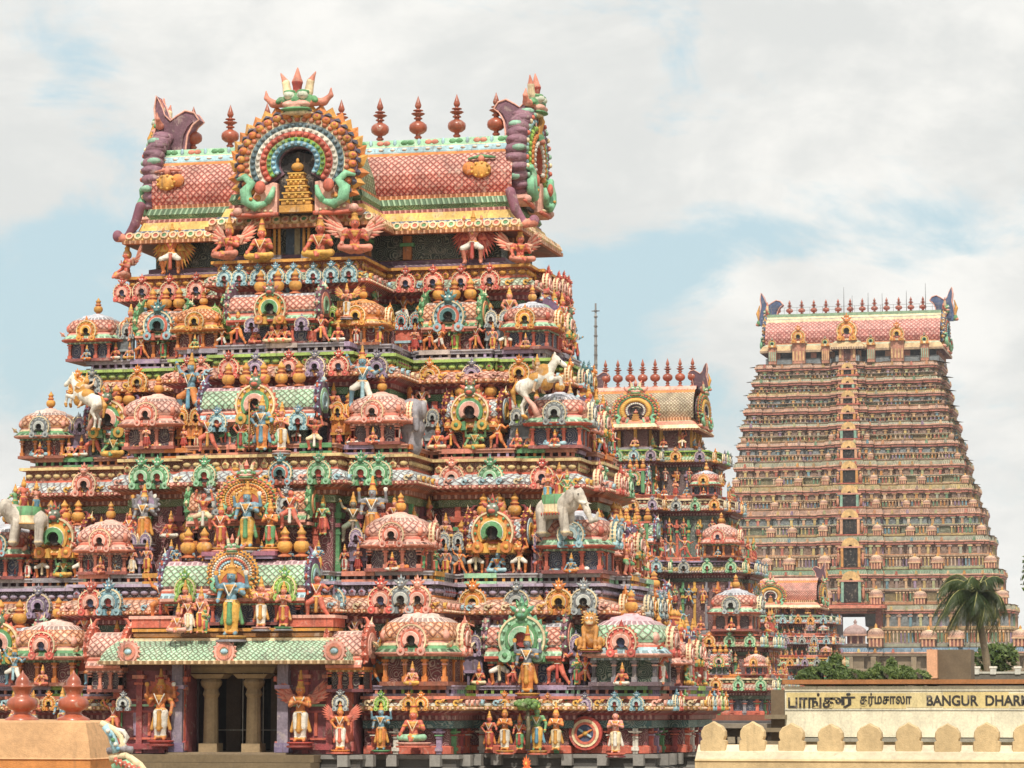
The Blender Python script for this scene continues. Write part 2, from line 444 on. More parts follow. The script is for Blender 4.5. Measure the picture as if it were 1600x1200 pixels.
def add_wings(mb, z0, col, col2, y=.08, down=False):
    for sg in (-1, 1):
        for i in range(9):
            a = R((-86+i*7) if down else (-8+i*8))
            d = Vector((sg*math.cos(a), .1, math.sin(a))).normalized(); s = d.cross(Vector((0,1,0))).normalized()
            L = (.62-.03*i) if down else (.44-.008*(i-5)**2)
            mb.leaf((sg*(.1+.012*i), y+.006*i, z0-.02+.012*i), d, s, L, .1, .02, col if i % 2 else col2)
        mb.leaf((sg*.08, y-.02, z0-.03), Vector((sg*.86, 0, -.5 if down else .42)).normalized(), Vector((.5 if down else -.42, 0, sg*.86)).normalized(), .26, .2, .05, col2, col)
def halo(mb, z0, r, col, col2, y=.07):
    mb.ring(0, z0, r, r*.78, y, y+.03, -50, 230, col, 16)
    mb.ring(0, z0, r*.78, 0.001, y+.01, y+.03, -50, 230, col2, 16)
    for i in range(13):
        a = R(-40+i*260/12); d = Vector((math.cos(a), 0, math.sin(a)))
        mb.leaf((r*.93*d.x, y+.015, z0+r*.93*d.z), d, Vector((-d.z, 0, d.x)), r*.3, r*.3, .02, col)
def lotus(mb, r, h, col, col2):
    mb.lathe([(r,0),(r*1.05,h*.3),(r*.8,h*.45),(r*.8,h*.6),(r*1.02,h*.8),(r,h),(0,h)], [(col,0)]*2+[(col2,0)]*4, (0,0,-h), 14)
LIB = {}
def lib(key, fn):
    if key not in LIB:
        mb = MB(); fn(mb); LIB[key] = (mb, mb.mesh(key.split(':')[0]))
    return LIB[key]
def fig(pose, skin, cloth, sash=RED, crown=1.0, arms4=False, wings=None, hal=None, ped=None, hi=False, legcol=None, staff=None, name=None):
    key = '%s:%s' % (name or {'sit':'seated_statue','bearer':'bearer_statue','dance':'striding_statue','chair':'sitting_statue'}.get(pose, 'standing_statue'),
                     repr((pose, skin, cloth, sash, crown, arms4, wings, hal, ped, hi, legcol, staff)))
    def f(mb):
        P, dz = figure_prims(pose, skin, cloth, sash, GOLD if skin != ORANGE else YELLOW, crown, arms4, legcol)
        add_sdf(mb, P, .0125 if hi else .019, .022)
        eyes(mb, dz)
        if wings: add_wings(mb, .76+dz, *wings, down=pose == 'bearer')
        if hal: halo(mb, .8+dz, .27, *hal)
        if ped: lotus(mb, .24 if pose != 'sit' else .33, .1, *ped)
        if staff: mb.tube([(-.24,-.14,0), (-.24,-.14,1.05)], .014, staff); mb.ball((-.24,-.14,1.07), (.03,.03,.05), staff, 6, 4)
    return lib(key, f)

def horse_prims(body, trim):
    P = []; c = lambda a, b, r0, r1, col=body: P.append(('c', a, b, r0, r1, col)); e = lambda a, r, col=body: P.append(('e', a, r, col))
    # rearing, facing +X, total height about 1
    c((-.28,0,.34), (.12,0,.52), .14, .135); e((-.3,0,.33), (.15,.13,.15)); e((.14,0,.53), (.13,.12,.15))
    c((.16,0,.6), (.32,0,.85), .1, .06); c((.3,0,.87), (.47,0,.74), .065, .035); c((.45,0,.755), (.49,0,.725), .042, .036)
    e((.29,-.035,.95), (.02,.015,.05)); e((.29,.035,.95), (.02,.015,.05))
    c((.2,0,.72), (.27,0,.93), .035, .03, trim)
    for y in (-.08, .08):
        c((-.34,y,.28), (-.24,y,.14), .08, .045); c((-.24,y,.14), (-.33,y,-.02), .04, .028); c((-.33,y,-.02), (-.3,y,-.2), .028, .026); c((-.3,y,-.2), (-.25,y,-.22), .032, .028, trim)
        c((.18,y,.45), (.38,y,.5), .055, .035); c((.38,y,.5), (.42,y,.34), .033, .025); c((.42,y,.34), (.41,y,.29), .03, .03, trim)
    c((-.42,0,.42), (-.5,0,.25), .035, .045, trim); c((-.5,0,.25), (-.46,0,.02), .045, .02, trim)
    e((-.08,0,.5), (.13,.15,.12), trim); c((.08,-.0,.64), (.13,0,.4), .135, .13, trim)
    return P
def sub_figure(mb, M, pose, skin, cloth, sash=RED, crown=1.0, **k):
    P, dz = figure_prims(pose, skin, cloth, sash, GOLD, crown, k.get('arms4', False), k.get('legcol'))
    q = MB(); add_sdf(q, P, .02, .022); eyes(q, dz); mb.merge(q, M)
def horse_rider(mb, body=WHITE, trim=GOLD, rider=('cream', LBLUE)):
    add_sdf(mb, horse_prims(body, trim), .014, .03)
    mb.ball((.4,-.06,.82), (.014,.01,.014), DARK, 6, 4)
    M = Matrix.Translation((-.04,0,.22)) @ Matrix.Rotation(R(60), 4, 'Z') @ Matrix.Scale(.62, 4)
    sub_figure(mb, M, 'dance', SK[rider[0]], rider[1], RED, 1.0, legcol=rider[1])
    mb.tube([(-.28,-.1,.18),(-.1,-.12,-.02),(-.02,-.1,-.22)], [.03,.05,.06], PINK)       # scrolled support
def elephant_rider(mb):
    g = H('cfc6b8'); g2 = H('bdb3a6')
    P = []; c = lambda a, b, r0, r1, col=g: P.append(('c', a, b, r0, r1, col)); e = lambda a, r, col=g: P.append(('e', a, r, col))
    e((-.12,0,.5), (.3,.2,.22)); c((-.3,0,.45), (.15,0,.56), .19, .2)
    e((.32,0,.68), (.15,.14,.16)); e((.3,.0,.8), (.1,.1,.06)); e((.26,-.17,.66), (.1,.03,.13), g2); e((.26,.17,.66), (.1,.03,.13), g2)
    c((.44,0,.62), (.54,0,.4), .075, .055); c((.54,0,.4), (.62,0,.22), .055, .042); c((.62,0,.22), (.72,0,.24), .042, .034); c((.72,0,.24), (.75,0,.36), .034, .026)
    for y in (-.12, .12):
        c((-.34,y,.4), (-.33,y,.03), .1, .08); c((.1,y,.42), (.16,y,.03), .095, .078)
        e((-.33,y,.03), (.085,.085,.03), CREAM); e((.16,y,.03), (.085,.085,.03), CREAM)
        c((.42,y*.55,.56), (.6,y*.6,.53), .02, .008, WHITE)
    c((-.47,0,.5), (-.5,0,.25), .03, .015)
    add_sdf(mb, P, .017, .04)
    mb.ball((.42,-.115,.7), (.016,.01,.016), DARK, 6, 4)
    # saddle cloth with gold tassels
    mb.lathe([(.0,.0),(.26,-.03),(.27,-.2),(.265,-.34),(.272,-.36)], [(GREEN,0),(GREEN,0),(CREAM,0),(GOLD,0)], (-.1,0,.735), 20, 0, 0, True, .86)
    for i in range(9): mb.ball((-.34+i*.06, -.232*(1-(abs(i-4)/4)**3*.25), .36), (.014,.014,.03), RED, 6, 4)
    mb.ball((.36,-.05,.83), (.05,.1,.03), RED, 8, 4)
    for x, s, sk, cl, po in ((-.02,.62,CORAL,RED,'stand'), (-.26,.55,SALMON,BLUE,'pray'), (.14,.5,SK['green'],GREEN,'hip')):
        sub_figure(mb, Matrix.Translation((x,-.02,.56)) @ Matrix.Rotation(R(35), 4, 'Z') @ Matrix.Scale(s, 4), po, sk, cl, GOLD, .8, legcol=cl)
def lion_statue(mb):
    g = H('cf8c3c'); P = []; c = lambda a, b, r0, r1, col=g: P.append(('c', a, b, r0, r1, col)); e = lambda a, r, col=g: P.append(('e', a, r, col))
    e((0,.08,.34), (.2,.18,.3)); e((0,0,.56), (.2,.15,.18)); e((0,-.08,.78), (.17,.15,.17)); e((0,-.2,.72), (.1,.06,.06), CREAM); e((0,-.2,.665), (.085,.04,.02), RED)
    for s in (-1, 1):
        c((s*.17,-.02,.58), (s*.15,-.14,.22), .07, .05); c((s*.15,-.14,.22), (s*.15,-.16,.05), .05, .05); c((s*.15,-.14,.04), (s*.16,-.24,.03), .05, .045)
        e((s*.26,.02,.18), (.1,.18,.17)); c((s*.27,-.1,.05), (s*.28,-.24,.03), .06, .05); e((s*.13,-.02,.92), (.045,.03,.06)); e((s*.06,-.21,.84), (.035,.03,.03), WHITE)
        e((s*.04,-.235,.76), (.03,.02,.02), g)
    add_sdf(mb, P, .015, .03)
    for s in (-1, 1): mb.ball((s*.06,-.242,.84), .013, DARK, 6, 4)
    for i in range(15):
        a = R(-60+i*300/14); d = Vector((math.cos(a), .1, math.sin(a))).normalized()
        mb.leaf((.14*d.x, -.04, .78+.14*d.z), d, Vector((-d.z, 0, d.x)), .12, .08, .03, YELLOW, g)
    for s in (-1, 1): mb.ring(s*.3, .2, .12, .06, -.02, .06, 0, 360, YELLOW, 12)
    lotus(mb, .36, .08, MAROON, GOLD)
def peacock(mb, body=H('3f8f96')):
    P = [('c',(-.1,0,.3),(.12,0,.42),.14,.12,body),('c',(.15,0,.45),(.2,0,.75),.08,.05,body),('e',(.22,0,.8),(.07,.06,.06),body),('c',(.27,0,.8),(.34,0,.77),.02,.008,GOLD),
         ('c',(-.18,0,.32),(-.55,0,.12),.13,.06,GREEN),('c',(0,-.05,.25),(.02,-.05,.02),.03,.03,GOLD),('c',(0,.05,.25),(.02,.05,.02),.03,.03,GOLD)]
    add_sdf(mb, P, .018, .03)

# ---------------------------------------------------------------- finials
COP = H('a3492a')
def kalasam(mb, col=COP, top=1):
    prof = [(.30,0),(.31,.05),(.2,.13),(.1,.2),(.09,.26),(.14,.3),(.14,.34),(.09,.38),(.09,.44),(.2,.48),(.31,.58),(.335,.7),(.31,.82),(.2,.92),(.1,.96),(.09,1.02),(.16,1.05),(.16,1.08),(.1,1.12),(.1,1.16),
            (.17,1.19),(.25,1.25),(.24,1.27),(.1,1.28),(.1,1.34),(.19,1.37),(.18,1.4),(.07,1.41),(.06,1.46),(.1,1.5),(.125,1.58),(.09,1.7),(.04,1.85),(.0,1.98)]
    mb.lathe(prof, (col, 5), (0,0,0), 20)
    for i in range(10):
        a = 2*math.pi*i/10; d = Vector((math.cos(a), math.sin(a), .25)).normalized()
        mb.leaf((d.x*.15, d.y*.15, 1.22), d, Vector((-d.y, d.x, 0)).normalized(), .14, .1, .012, col)
def urn(mb, col=COP):                     # foreground ribbed urn finial
    prof = [(.62,0),(.6,.06),(.42,.14),(.3,.22),(.3,.3),(.48,.36),(.56,.46),(.56,.6),(.48,.7),(.3,.76),(.28,.84),(.36,1.02),(.42,1.06),(.42,1.1),(.26,1.12),(.27,1.22),(.22,1.34),(.12,1.44),(.06,1.5),(0,1.62)]
    mb.lathe(prof, (col, 5), (0,0,0), 36, 0, 5, True, 1, .05)
def pot(mb, c1=GOLD, c2=H('c4632e')):
    prof = [(.24,0),(.25,.05),(.13,.1),(.13,.15),(.22,.2),(.27,.3),(.27,.42),(.21,.52),(.12,.56),(.18,.6),(.19,.64),(.12,.68),(.13,.76),(.16,.8),(.16,.84),(.1,.9),(.04,1.0),(0,1.06)]
    mb.lathe(prof, [(c2,0) if i in (0,1,2,7,8,9,11) else (c1,0) for i in range(len(prof)-1)], (0,0,0), 14)
# ---------------------------------------------------------------- horseshoe arches (kudu)
def mask_prims(s=1, main=GREEN, jaw=PINK, ear=SALMON):
    P = []; c = lambda a, b, r0, r1, col: P.append(('c', a, b, r0, r1, col)); e = lambda a, r, col: P.append(('e', a, r, col))
    e((0,0,.32), (.32,.2,.2), main); e((0,-.12,.2), (.26,.16,.12), jaw); e((0,-.16,.1), (.3,.16,.04), main); e((0,-.02,.02), (.32,.2,.06), CREAM)
    e((0,-.2,.3), (.07,.08,.07), main)
    for g in (-1, 1):
        e((g*.14,-.2,.21), (.11,.09,.07), jaw); e((g*.13,-.16,.42), (.1,.12,.09), H('dfe6d0')); e((g*.13,-.12,.5), (.11,.13,.05), main)
        c((g*.27,0,.28), (g*.48,.04,.28), .1, .085, ear); c((g*.48,.04,.28), (g*.62,.04,.42), .085, .05, ear); c((g*.62,.04,.42), (g*.63,.02,.6), .05, .012, ear)
        c((g*.2,0,.5), (g*.24,0,.75), .09, .07, CREAM); c((g*.24,0,.75), (g*.34,0,.97), .07, .015, SALMON); c((g*.32,-.05,.36), (g*.36,-.1,.3), .06, .05, main)
    c((0,-.06,.5), (0,-.06,.72), .07, .1, RED); c((0,-.06,.74), (0,-.04,1.08), .1, .012, SALMON)
    return P
def big_kudu(mb, c_edge=PURPLE, petal=ORANGE, petal2=H('4a4f63'), rings=None, niche=GOLD, detail=2, back=PURPLE, shell=False):
    # radius about 1 (outer leaves 1.2), springing centre at z=1.0, foot at z=0; facing -Y
    rings = rings or [(.92,.80,CREAM,H('c86a45')),(.80,.70,H('6d8a93'),H('55707c')),(.70,.62,WHITE,H('dcd6c6')),(.62,.50,H('c2453a'),CORAL),(.50,.42,LIME,GREEN),(.42,.33,BLUE,LBLUE)]
    mb.ring(0, 1, 1.0, .3, .0, .22, -42, 222, back, 34); mb.ring(0, 1, 1.03, .93, -.06, .2, -42, 222, c_edge, 34)
    for k, (ro, ri, a, b) in enumerate(rings):
        y = -.06-.03*k*.6
        mb.ring(0, 1, ro, ri, y, .05, -38+k, 218-k, a, 34)
        n = int(30*ro)+4
        for i in range(n):
            t = R(-34+248*i/(n-1)); rm = (ro+ri)/2
            mb.ball((rm*math.cos(t), y-.01, 1+rm*math.sin(t)), ((ro-ri)*.42,)*3, b, 6, 4)
    n = 27
    for i in range(n):
        t = R(-46+272*i/(n-1)); d = Vector((math.cos(t), 0, math.sin(t))); s = Vector((-d.z, 0, d.x))
        lean = (d+s*(.35 if d.x > 0 else -.35)).normalized()
        if shell:
            mb.ball((d.x*1.0, .08, 1+d.z*1.0), (.15,.22,.15), back if i % 2 else c_edge, 10, 6); mb.ball((d.x*1.09, .02 if i % 2 else .12, 1+d.z*1.09), (.08,.15,.08), back if i % 3 else petal2, 8, 5); mb.ball((d.x*1.0, -.13, 1+d.z*1.0), (.055,.04,.055), [petal2, CORAL, CREAM][i % 3], 7, 4); continue
        lean = (d+Vector((0,0,.75 if d.z > -.2 else .2))).normalized()
        mb.leaf((d.x*.92, .02+.02*(i % 2), 1+d.z*.92), lean, Vector((-lean.z, 0, lean.x)), .32, .3, .1, petal if i % 2 else GOLD, petal2)
        mb.ball((d.x*.95, -.08, 1+d.z*.95), (.075,.06,.075), GOLD if i % 2 else petal, 7, 5)
        mb.ball((d.x*.97, -.1, 1+d.z*.97), .045, CORAL, 6, 4)
    # lower scrolls and feet
    for g in (-1, 1):
        mb.prism([(g*x, z) for x, z in ([(.32,0),(1.02,-.06),(1.12,.05),(.98,.08),(.8,.2),(.66,.5),(.4,.62),(.32,.6)])][::(1 if g > 0 else -1)], -.1, .2, PINK, 0)
        pts = [(g*.48,-.16,.2),(g*.66,-.18,.13),(g*.82,-.18,.26),(g*.84,-.18,.46),(g*.74,-.18,.6),(g*.86,-.16,.74),(g*1.0,-.1,.7)]
        mb.tube(pts, [.05,.1,.11,.1,.08,.07,.03], H('7fc49a'), 8)
        mb.tube([(g*.48,-.16,.2),(g*.4,-.18,.34),(g*.36,-.16,.52)], [.06,.06,.03], H('7fc49a'), 7)
        mb.ball((g*.72,-.27,.27), .035, GOLD, 7, 4); mb.ball((g*.58,-.22,.5), (.1,.06,.14), CORAL, 8, 5); mb.ball((g*.98,-.12,.05), .09, PINK, 8, 5)
        mb.tube([(g*.3,-.1,-.02),(g*.7,-.14,-.03),(g*1.12,-.1,.0)], [.045,.05,.03], CORAL, 6)
        for i in range(5): mb.ball((g*(.42+.1*i),-.12,.04+.012*i), .035, CREAM, 6, 4)
    # niche with a tiny stepped shrine
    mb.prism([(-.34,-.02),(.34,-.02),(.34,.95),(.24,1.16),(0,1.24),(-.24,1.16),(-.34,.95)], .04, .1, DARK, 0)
    if niche:
        mb.box(0,-.02,.08,.56,.2,.14,niche); w = .5
        for i in range(5):
            mb.box(0,-.02,.2+i*.13,w,.18,.07,niche); mb.box(0,-.02,.26+i*.13,w*1.12,.22,.03,YELLOW); w *= .84
            for q in (-.3,0,.3): mb.ball((w*q*1.1,-.12,.21+i*.13), (.03,.03,.035), YELLOW, 6, 4)
        mb.ball((0,-.02,.92), (.11,.09,.09), niche, 10, 6); mb.ball((0,-.02,1.04), (.03,.03,.06), niche, 6, 4)
    if detail > 1: add_sdf(mb, mask_prims(), .02, .03, Matrix.Translation((0,-.02,1.96)) @ Matrix.Scale(.88, 4))
KP = {  # palettes for the small arches: petals, ring1, ring2, ring3, hole, head
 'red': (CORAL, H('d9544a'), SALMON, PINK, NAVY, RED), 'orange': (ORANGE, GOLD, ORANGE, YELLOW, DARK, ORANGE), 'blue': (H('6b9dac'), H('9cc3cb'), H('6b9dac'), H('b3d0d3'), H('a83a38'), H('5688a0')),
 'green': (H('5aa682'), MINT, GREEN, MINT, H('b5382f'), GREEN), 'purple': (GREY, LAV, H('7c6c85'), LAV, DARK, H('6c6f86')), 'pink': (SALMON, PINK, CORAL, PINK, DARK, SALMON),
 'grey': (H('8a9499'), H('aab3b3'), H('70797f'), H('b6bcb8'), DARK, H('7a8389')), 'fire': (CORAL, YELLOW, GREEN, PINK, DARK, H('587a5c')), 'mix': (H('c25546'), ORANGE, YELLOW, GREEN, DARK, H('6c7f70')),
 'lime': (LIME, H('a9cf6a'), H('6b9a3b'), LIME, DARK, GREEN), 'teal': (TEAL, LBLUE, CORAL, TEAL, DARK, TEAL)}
def kudu(mb, pal, head=True, tall=1.0):
    pt, r1, r2, r3, ho, hd = KP[pal]
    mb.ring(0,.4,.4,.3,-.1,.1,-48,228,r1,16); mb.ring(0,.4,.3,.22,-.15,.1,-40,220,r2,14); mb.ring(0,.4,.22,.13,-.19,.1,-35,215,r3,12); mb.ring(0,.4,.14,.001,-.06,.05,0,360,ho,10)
    for i in range(15):
        t = R(-24+228*i/14); d = Vector((math.cos(t), -.15, math.sin(t))).normalized(); q = (d+Vector((0,0,.5))).normalized()
        mb.leaf((d.x*.36,-.02,.4+d.z*.36), q, Vector((-q.z,0,q.x)).normalized(), .15*tall, .13, .05, pt, r1 if i % 2 else None)
    mb.ring(0,.4,.43,.395,-.13,.08,-45,225,CREAM,18); mb.ring(0,.4,.235,.215,-.17,.08,-38,218,WHITE,14)
    for i in range(10):
        t = R(-30+240*i/9); mb.ball((.35*math.cos(t),-.12,.4+.35*math.sin(t)), .035, r3, 5, 3)
    for g in (-1, 1):
        mb.ring(g*.29,.11,.12,.05,-.18,.1,0,360,r1,10); mb.ball((g*.29,-.16,.11), .06, r2, 7, 4)
        mb.prism([(g*a, b) for a, b in [(.08,0),(.42,0),(.42,.1),(.12,.2)]][::g], -.12, .1, r2)
    if head:
        mb.ball((0,-.1,.86), (.13,.13,.13), hd, 9, 6); mb.ball((0,-.2,.82), (.08,.06,.05), pt, 7, 4)
        for g in (-1, 1):
            mb.ball((g*.055,-.2,.91), .035, WHITE, 6, 4); mb.leaf((g*.1,-.08,.9), Vector((g*.8,0,.6)), Vector((-.6,0,g*.8)), .17, .1, .03, pt)
            mb.leaf((g*.05,-.08,.95), Vector((g*.35,0,.94)), Vector((-.94,0,g*.35)), .17, .08, .03, hd, r1)
        mb.leaf((0,-.1,.95), Vector((0,0,1)), Vector((1,0,0)), .24, .1, .04, pt, r3)
    else: mb.leaf((0,-.06,.72), Vector((0,0,1)), Vector((1,0,0)), .32, .16, .06, hd, r1)
def kd(pal, head=True, name='arch'): return lib('%s:%s%s' % (name, pal, head), lambda mb: kudu(mb, pal, head))

# ---------------------------------------------------------------- small roof pavilions
PAV = {  # lattice, stripes(3), crown band, rim, wall, pilaster, panel
 'a': (H('d98a72'), [H('c95a48'), MINT, PINK], H('c9ccd6'), PURPLE, H('8c4a4a'), CORAL, NAVY), 'b': (MINT, [PINK, LBLUE, CORAL], H('e3b7c0'), H('6b4f73'), H('6f5a66'), GREY, DGREEN),
 'c': (H('e39a6a'), [H('e8a08c'), GREEN, CREAM], H('e8c7bb'), GREEN, H('94503a'), ORANGE, MAROON), 'd': (H('b7cfd2'), [ORANGE, YELLOW, CORAL], H('e6c9c4'), MAROON, H('7a3f48'), CORAL, H('402a33')),
 'e': (ORANGE, [ORANGE, YELLOW, H('c9652c')], H('e39447'), ORANGE, H('a3502a'), ORANGE, MAROON), 'f': (PINK, [SALMON, PINK, CORAL], H('eab9aa'), CORAL, H('9a4c44'), SALMON, DUSK)}
def dome_roof(mb, pal):                     # radius 1, base z=0, height ~1
    la, st, cr, rim, *_ = PAV[pal]
    prof = [(.9,-.08),(1.12,-.06),(1.14,.0),(1.04,.08),(.96,.16),(.96,.22),(.9,.28),(.98,.34),(.99,.42),(.93,.58),(.8,.72),(.64,.82),(.5,.86),(.46,.92),(.2,.98),(.16,1.02)]
    cols = [(st[0],0),(st[0],0),(st[1],3),(st[1],0),(st[2],0),(st[0],0),(la,0),(la,1),(la,1),(la,1),(cr,3),(cr,0),(cr,0),(cr,0),(cr,0)]
    mb.lathe(prof, cols, (0,0,0), 24, 5)
    for i in range(4):
        a = R(45+90*i); d = Vector((math.cos(a), math.sin(a), 0)); s = Vector((-d.y, d.x, 0))
        mb.ball((d.x*1.13, d.y*1.13, .4), (.11,.11,.14), st[0], 8, 5); mb.leaf((d.x*1.28, d.y*1.28, .1), (d+Vector((0,0,.8))).normalized(), s, .3, .2, .06, st[2], la)
def pav_body(mb, w, d, h, pal, n):          # front at y=-d/2 ; base z=-h
    la, st, cr, rim, wa, pi, pa = PAV[pal]
    mb.box(0,0,-h/2,w*.88,d*.8,h,pa,2); mb.box(0,0,-h+.05,w*1.02,d*1.02,.1,wa); mb.box(0,0,-.05,w*1.04,d*1.04,.1,st[0])
    mb.box(0,0,-.13,w*.96,d*.96,.06,st[1],3)
    for i in range(n):
        x = -w*.44+w*.88*i/(n-1)
        for y in (-d*.44,):
            mb.box(x,y,-h/2,.09,.09,h,pi); mb.box(x,y,-.2,.17,.15,.05,pi); mb.box(x,y,-h+.16,.14,.13,.12,pi); mb.box(x,y,-.29,.13,.12,.04,st[0])
    m = max(2, int(d/.5))
    for i in range(m):
        y = -d*.44+d*.88*i/(m-1)
        for x in (-w*.44, w*.44): mb.box(x,y,-h/2,.09,.09,h,pi); mb.box(x,y,-.2,.15,.17,.05,pi)
def horn(mb, x, y, z, g, s, c1, c2):        # yali head crest on a gable end, curling back towards -g
    P = [('c',(0,0,0),(g*.02,0,.3),.12,.1,c1),('c',(g*.02,0,.3),(-g*.12,0,.55),.1,.05,c1),('c',(-g*.12,0,.55),(-g*.34,0,.6),.05,.012,c1),
         ('e',(g*.1,0,.25),(.13,.14,.13),c2),('e',(g*.2,0,.2),(.09,.1,.05),SALMON),('c',(g*.1,0,.35),(g*.16,0,.62),.05,.015,CREAM),('e',(g*.17,-.1,.3),(.035,.035,.035),WHITE)]
    add_sdf(mb, P, .03, .03, Matrix.Translation((x,y,z)) @ Matrix.Scale(s, 4))
def barrel_roof(mb, L, d, h, pal, ends=True, hs=1.0):
    la, st, cr, rim, *_ = PAV[pal]
    sec = [(-.5,-.04),(-.62,-.02),(-.62,.05),(-.54,.12),(-.5,.18),(-.5,.24),(-.46,.3),(-.52,.36),(-.54,.46),(-.5,.62),(-.4,.78),(-.28,.88),(-.22,.9),(-.12,.97),(0,1.0)]
    cols = [(st[0],0),(st[0],0),(st[1],3),(st[1],0),(st[2],0),(st[0],0),(cr,3),(la,1),(la,1),(la,1),(la,1),(cr,0),(cr,3),(cr,0)]
    S = [(y*d, z*h) for y, z in sec]; S2 = S+[(-y, z) for y, z in S[::-1][1:]]
    C2 = cols+cols[::-1]
    Ls = [0]
    for i in range(1, len(S2)): Ls.append(Ls[-1]+math.hypot(S2[i][0]-S2[i-1][0], S2[i][1]-S2[i-1][1]))
    for i in range(len(S2)-1):
        (y0, z0), (y1, z1) = S2[i], S2[i+1]
        mb.quad((-L/2,y0,z0),(L/2,y0,z0),(L/2,y1,z1),(-L/2,y1,z1), C2[i][0], C2[i][1], [(0,Ls[i]),(L,Ls[i]),(L,Ls[i+1]),(0,Ls[i+1])])
    for g in (-1, 1):
        mb.add([(g*L/2,y,z) for y, z in S2], [list(range(len(S2)))[::-g]], H('4a2a2c'))
        if ends:
            T0 = mb.T; M = Matrix.Translation((g*(L/2+.05),0,0)) @ Matrix.Rotation(g*math.pi/2, 4, 'Z')
            mb.T = M if T0 is None else T0 @ M
            r = d*.52; cz = h*.55
            mb.ring(0,cz,r*1.05,r*.72,-.07,.1,-50,230,rim,18); mb.ring(0,cz,r*.72,r*.5,-.1,.08,-50,230,la,16); mb.ring(0,cz,r*.5,r*.3,-.12,.08,-50,230,st[1],14)
            for i in range(13):
                t = R(-42+264*i/12); dd = Vector((math.cos(t),0,math.sin(t)))
                mb.leaf((dd.x*r*.95,.02,cz+dd.z*r*.95), dd, Vector((-dd.z,0,dd.x)), r*.34, r*.36, .08, rim if i % 2 else st[2], st[1])
            mb.T = T0
            horn(mb, g*(L/2+.02), 0, h*1.0, g, .75*hs, rim, st[1] if st[1] != CREAM else BLUE)
# ---------------------------------------------------------------- sweeps round a footprint
def offpath(path, o, closed=True):
    n = len(path); out = []
    for i in range(n):
        p = path[i]
        def nr(a, b):
            dx, dy = b[0]-a[0], b[1]-a[1]; l = math.hypot(dx, dy) or 1
            return (dy/l, -dx/l)
        if closed or 0 < i < n-1: n1 = nr(path[i-1], p); n2 = nr(p, path[(i+1) % n])
        elif i == 0: n1 = n2 = nr(p, path[1])
        else: n1 = n2 = nr(path[-2], p)
        k = 1+n1[0]*n2[0]+n1[1]*n2[1]
        if k < .05: k = 1
        out.append((p[0]+o*(n1[0]+n2[0])/k, p[1]+o*(n1[1]+n2[1])/k))
    return out
def sweep(mb, path, prof, cols, closed=True, skip=None):
    # prof [(offset, z)], cols [(colour, mat)] per step
    rings = [offpath(path, o, closed) for o, z in prof]
    L = [0]
    for i in range(1, len(prof)): L.append(L[-1]+math.hypot(prof[i][0]-prof[i-1][0], prof[i][1]-prof[i-1][1]))
    n = len(path); m = n if closed else n-1; u = 0
    for i in range(m):
        k = (i+1) % n; l = math.hypot(path[k][0]-path[i][0], path[k][1]-path[i][1])
        if skip is None or i not in skip:
            for j in range(len(prof)-1):
                a, b = rings[j][i], rings[j][k]; c, d = rings[j+1][k], rings[j+1][i]; z0, z1 = prof[j][1], prof[j+1][1]
                mb.quad((*a, z0), (*b, z0), (*c, z1), (*d, z1), cols[j][0], cols[j][1], [(u,L[j]),(u+l,L[j]),(u+l,L[j+1]),(u,L[j+1])])
        u += l
def edges(path, o, step, closed=True, vis=True, inset=0.0):
    # evenly spaced stations on the edges that face the front or the right: (x, y, rz, i)
    P = offpath(path, o, closed); n = len(P); c = 0
    for i in range(n if closed else n-1):
        a, b = P[i], P[(i+1) % n]; dx, dy = b[0]-a[0], b[1]-a[1]; l = math.hypot(dx, dy)
        nx, ny = dy/max(l,1e-6), -dx/max(l,1e-6)
        if vis and (ny > .3 or nx < -.3): continue
        m = int((l-2*inset)/step+.5)
        if l < step*.6: continue
        m = max(m, 1)
        for q in range(m):
            t = (inset+(l-2*inset)*(q+.5)/m)/l
            yield a[0]+dx*t, a[1]+dy*t, math.atan2(ny, nx)+math.pi/2, c; c += 1
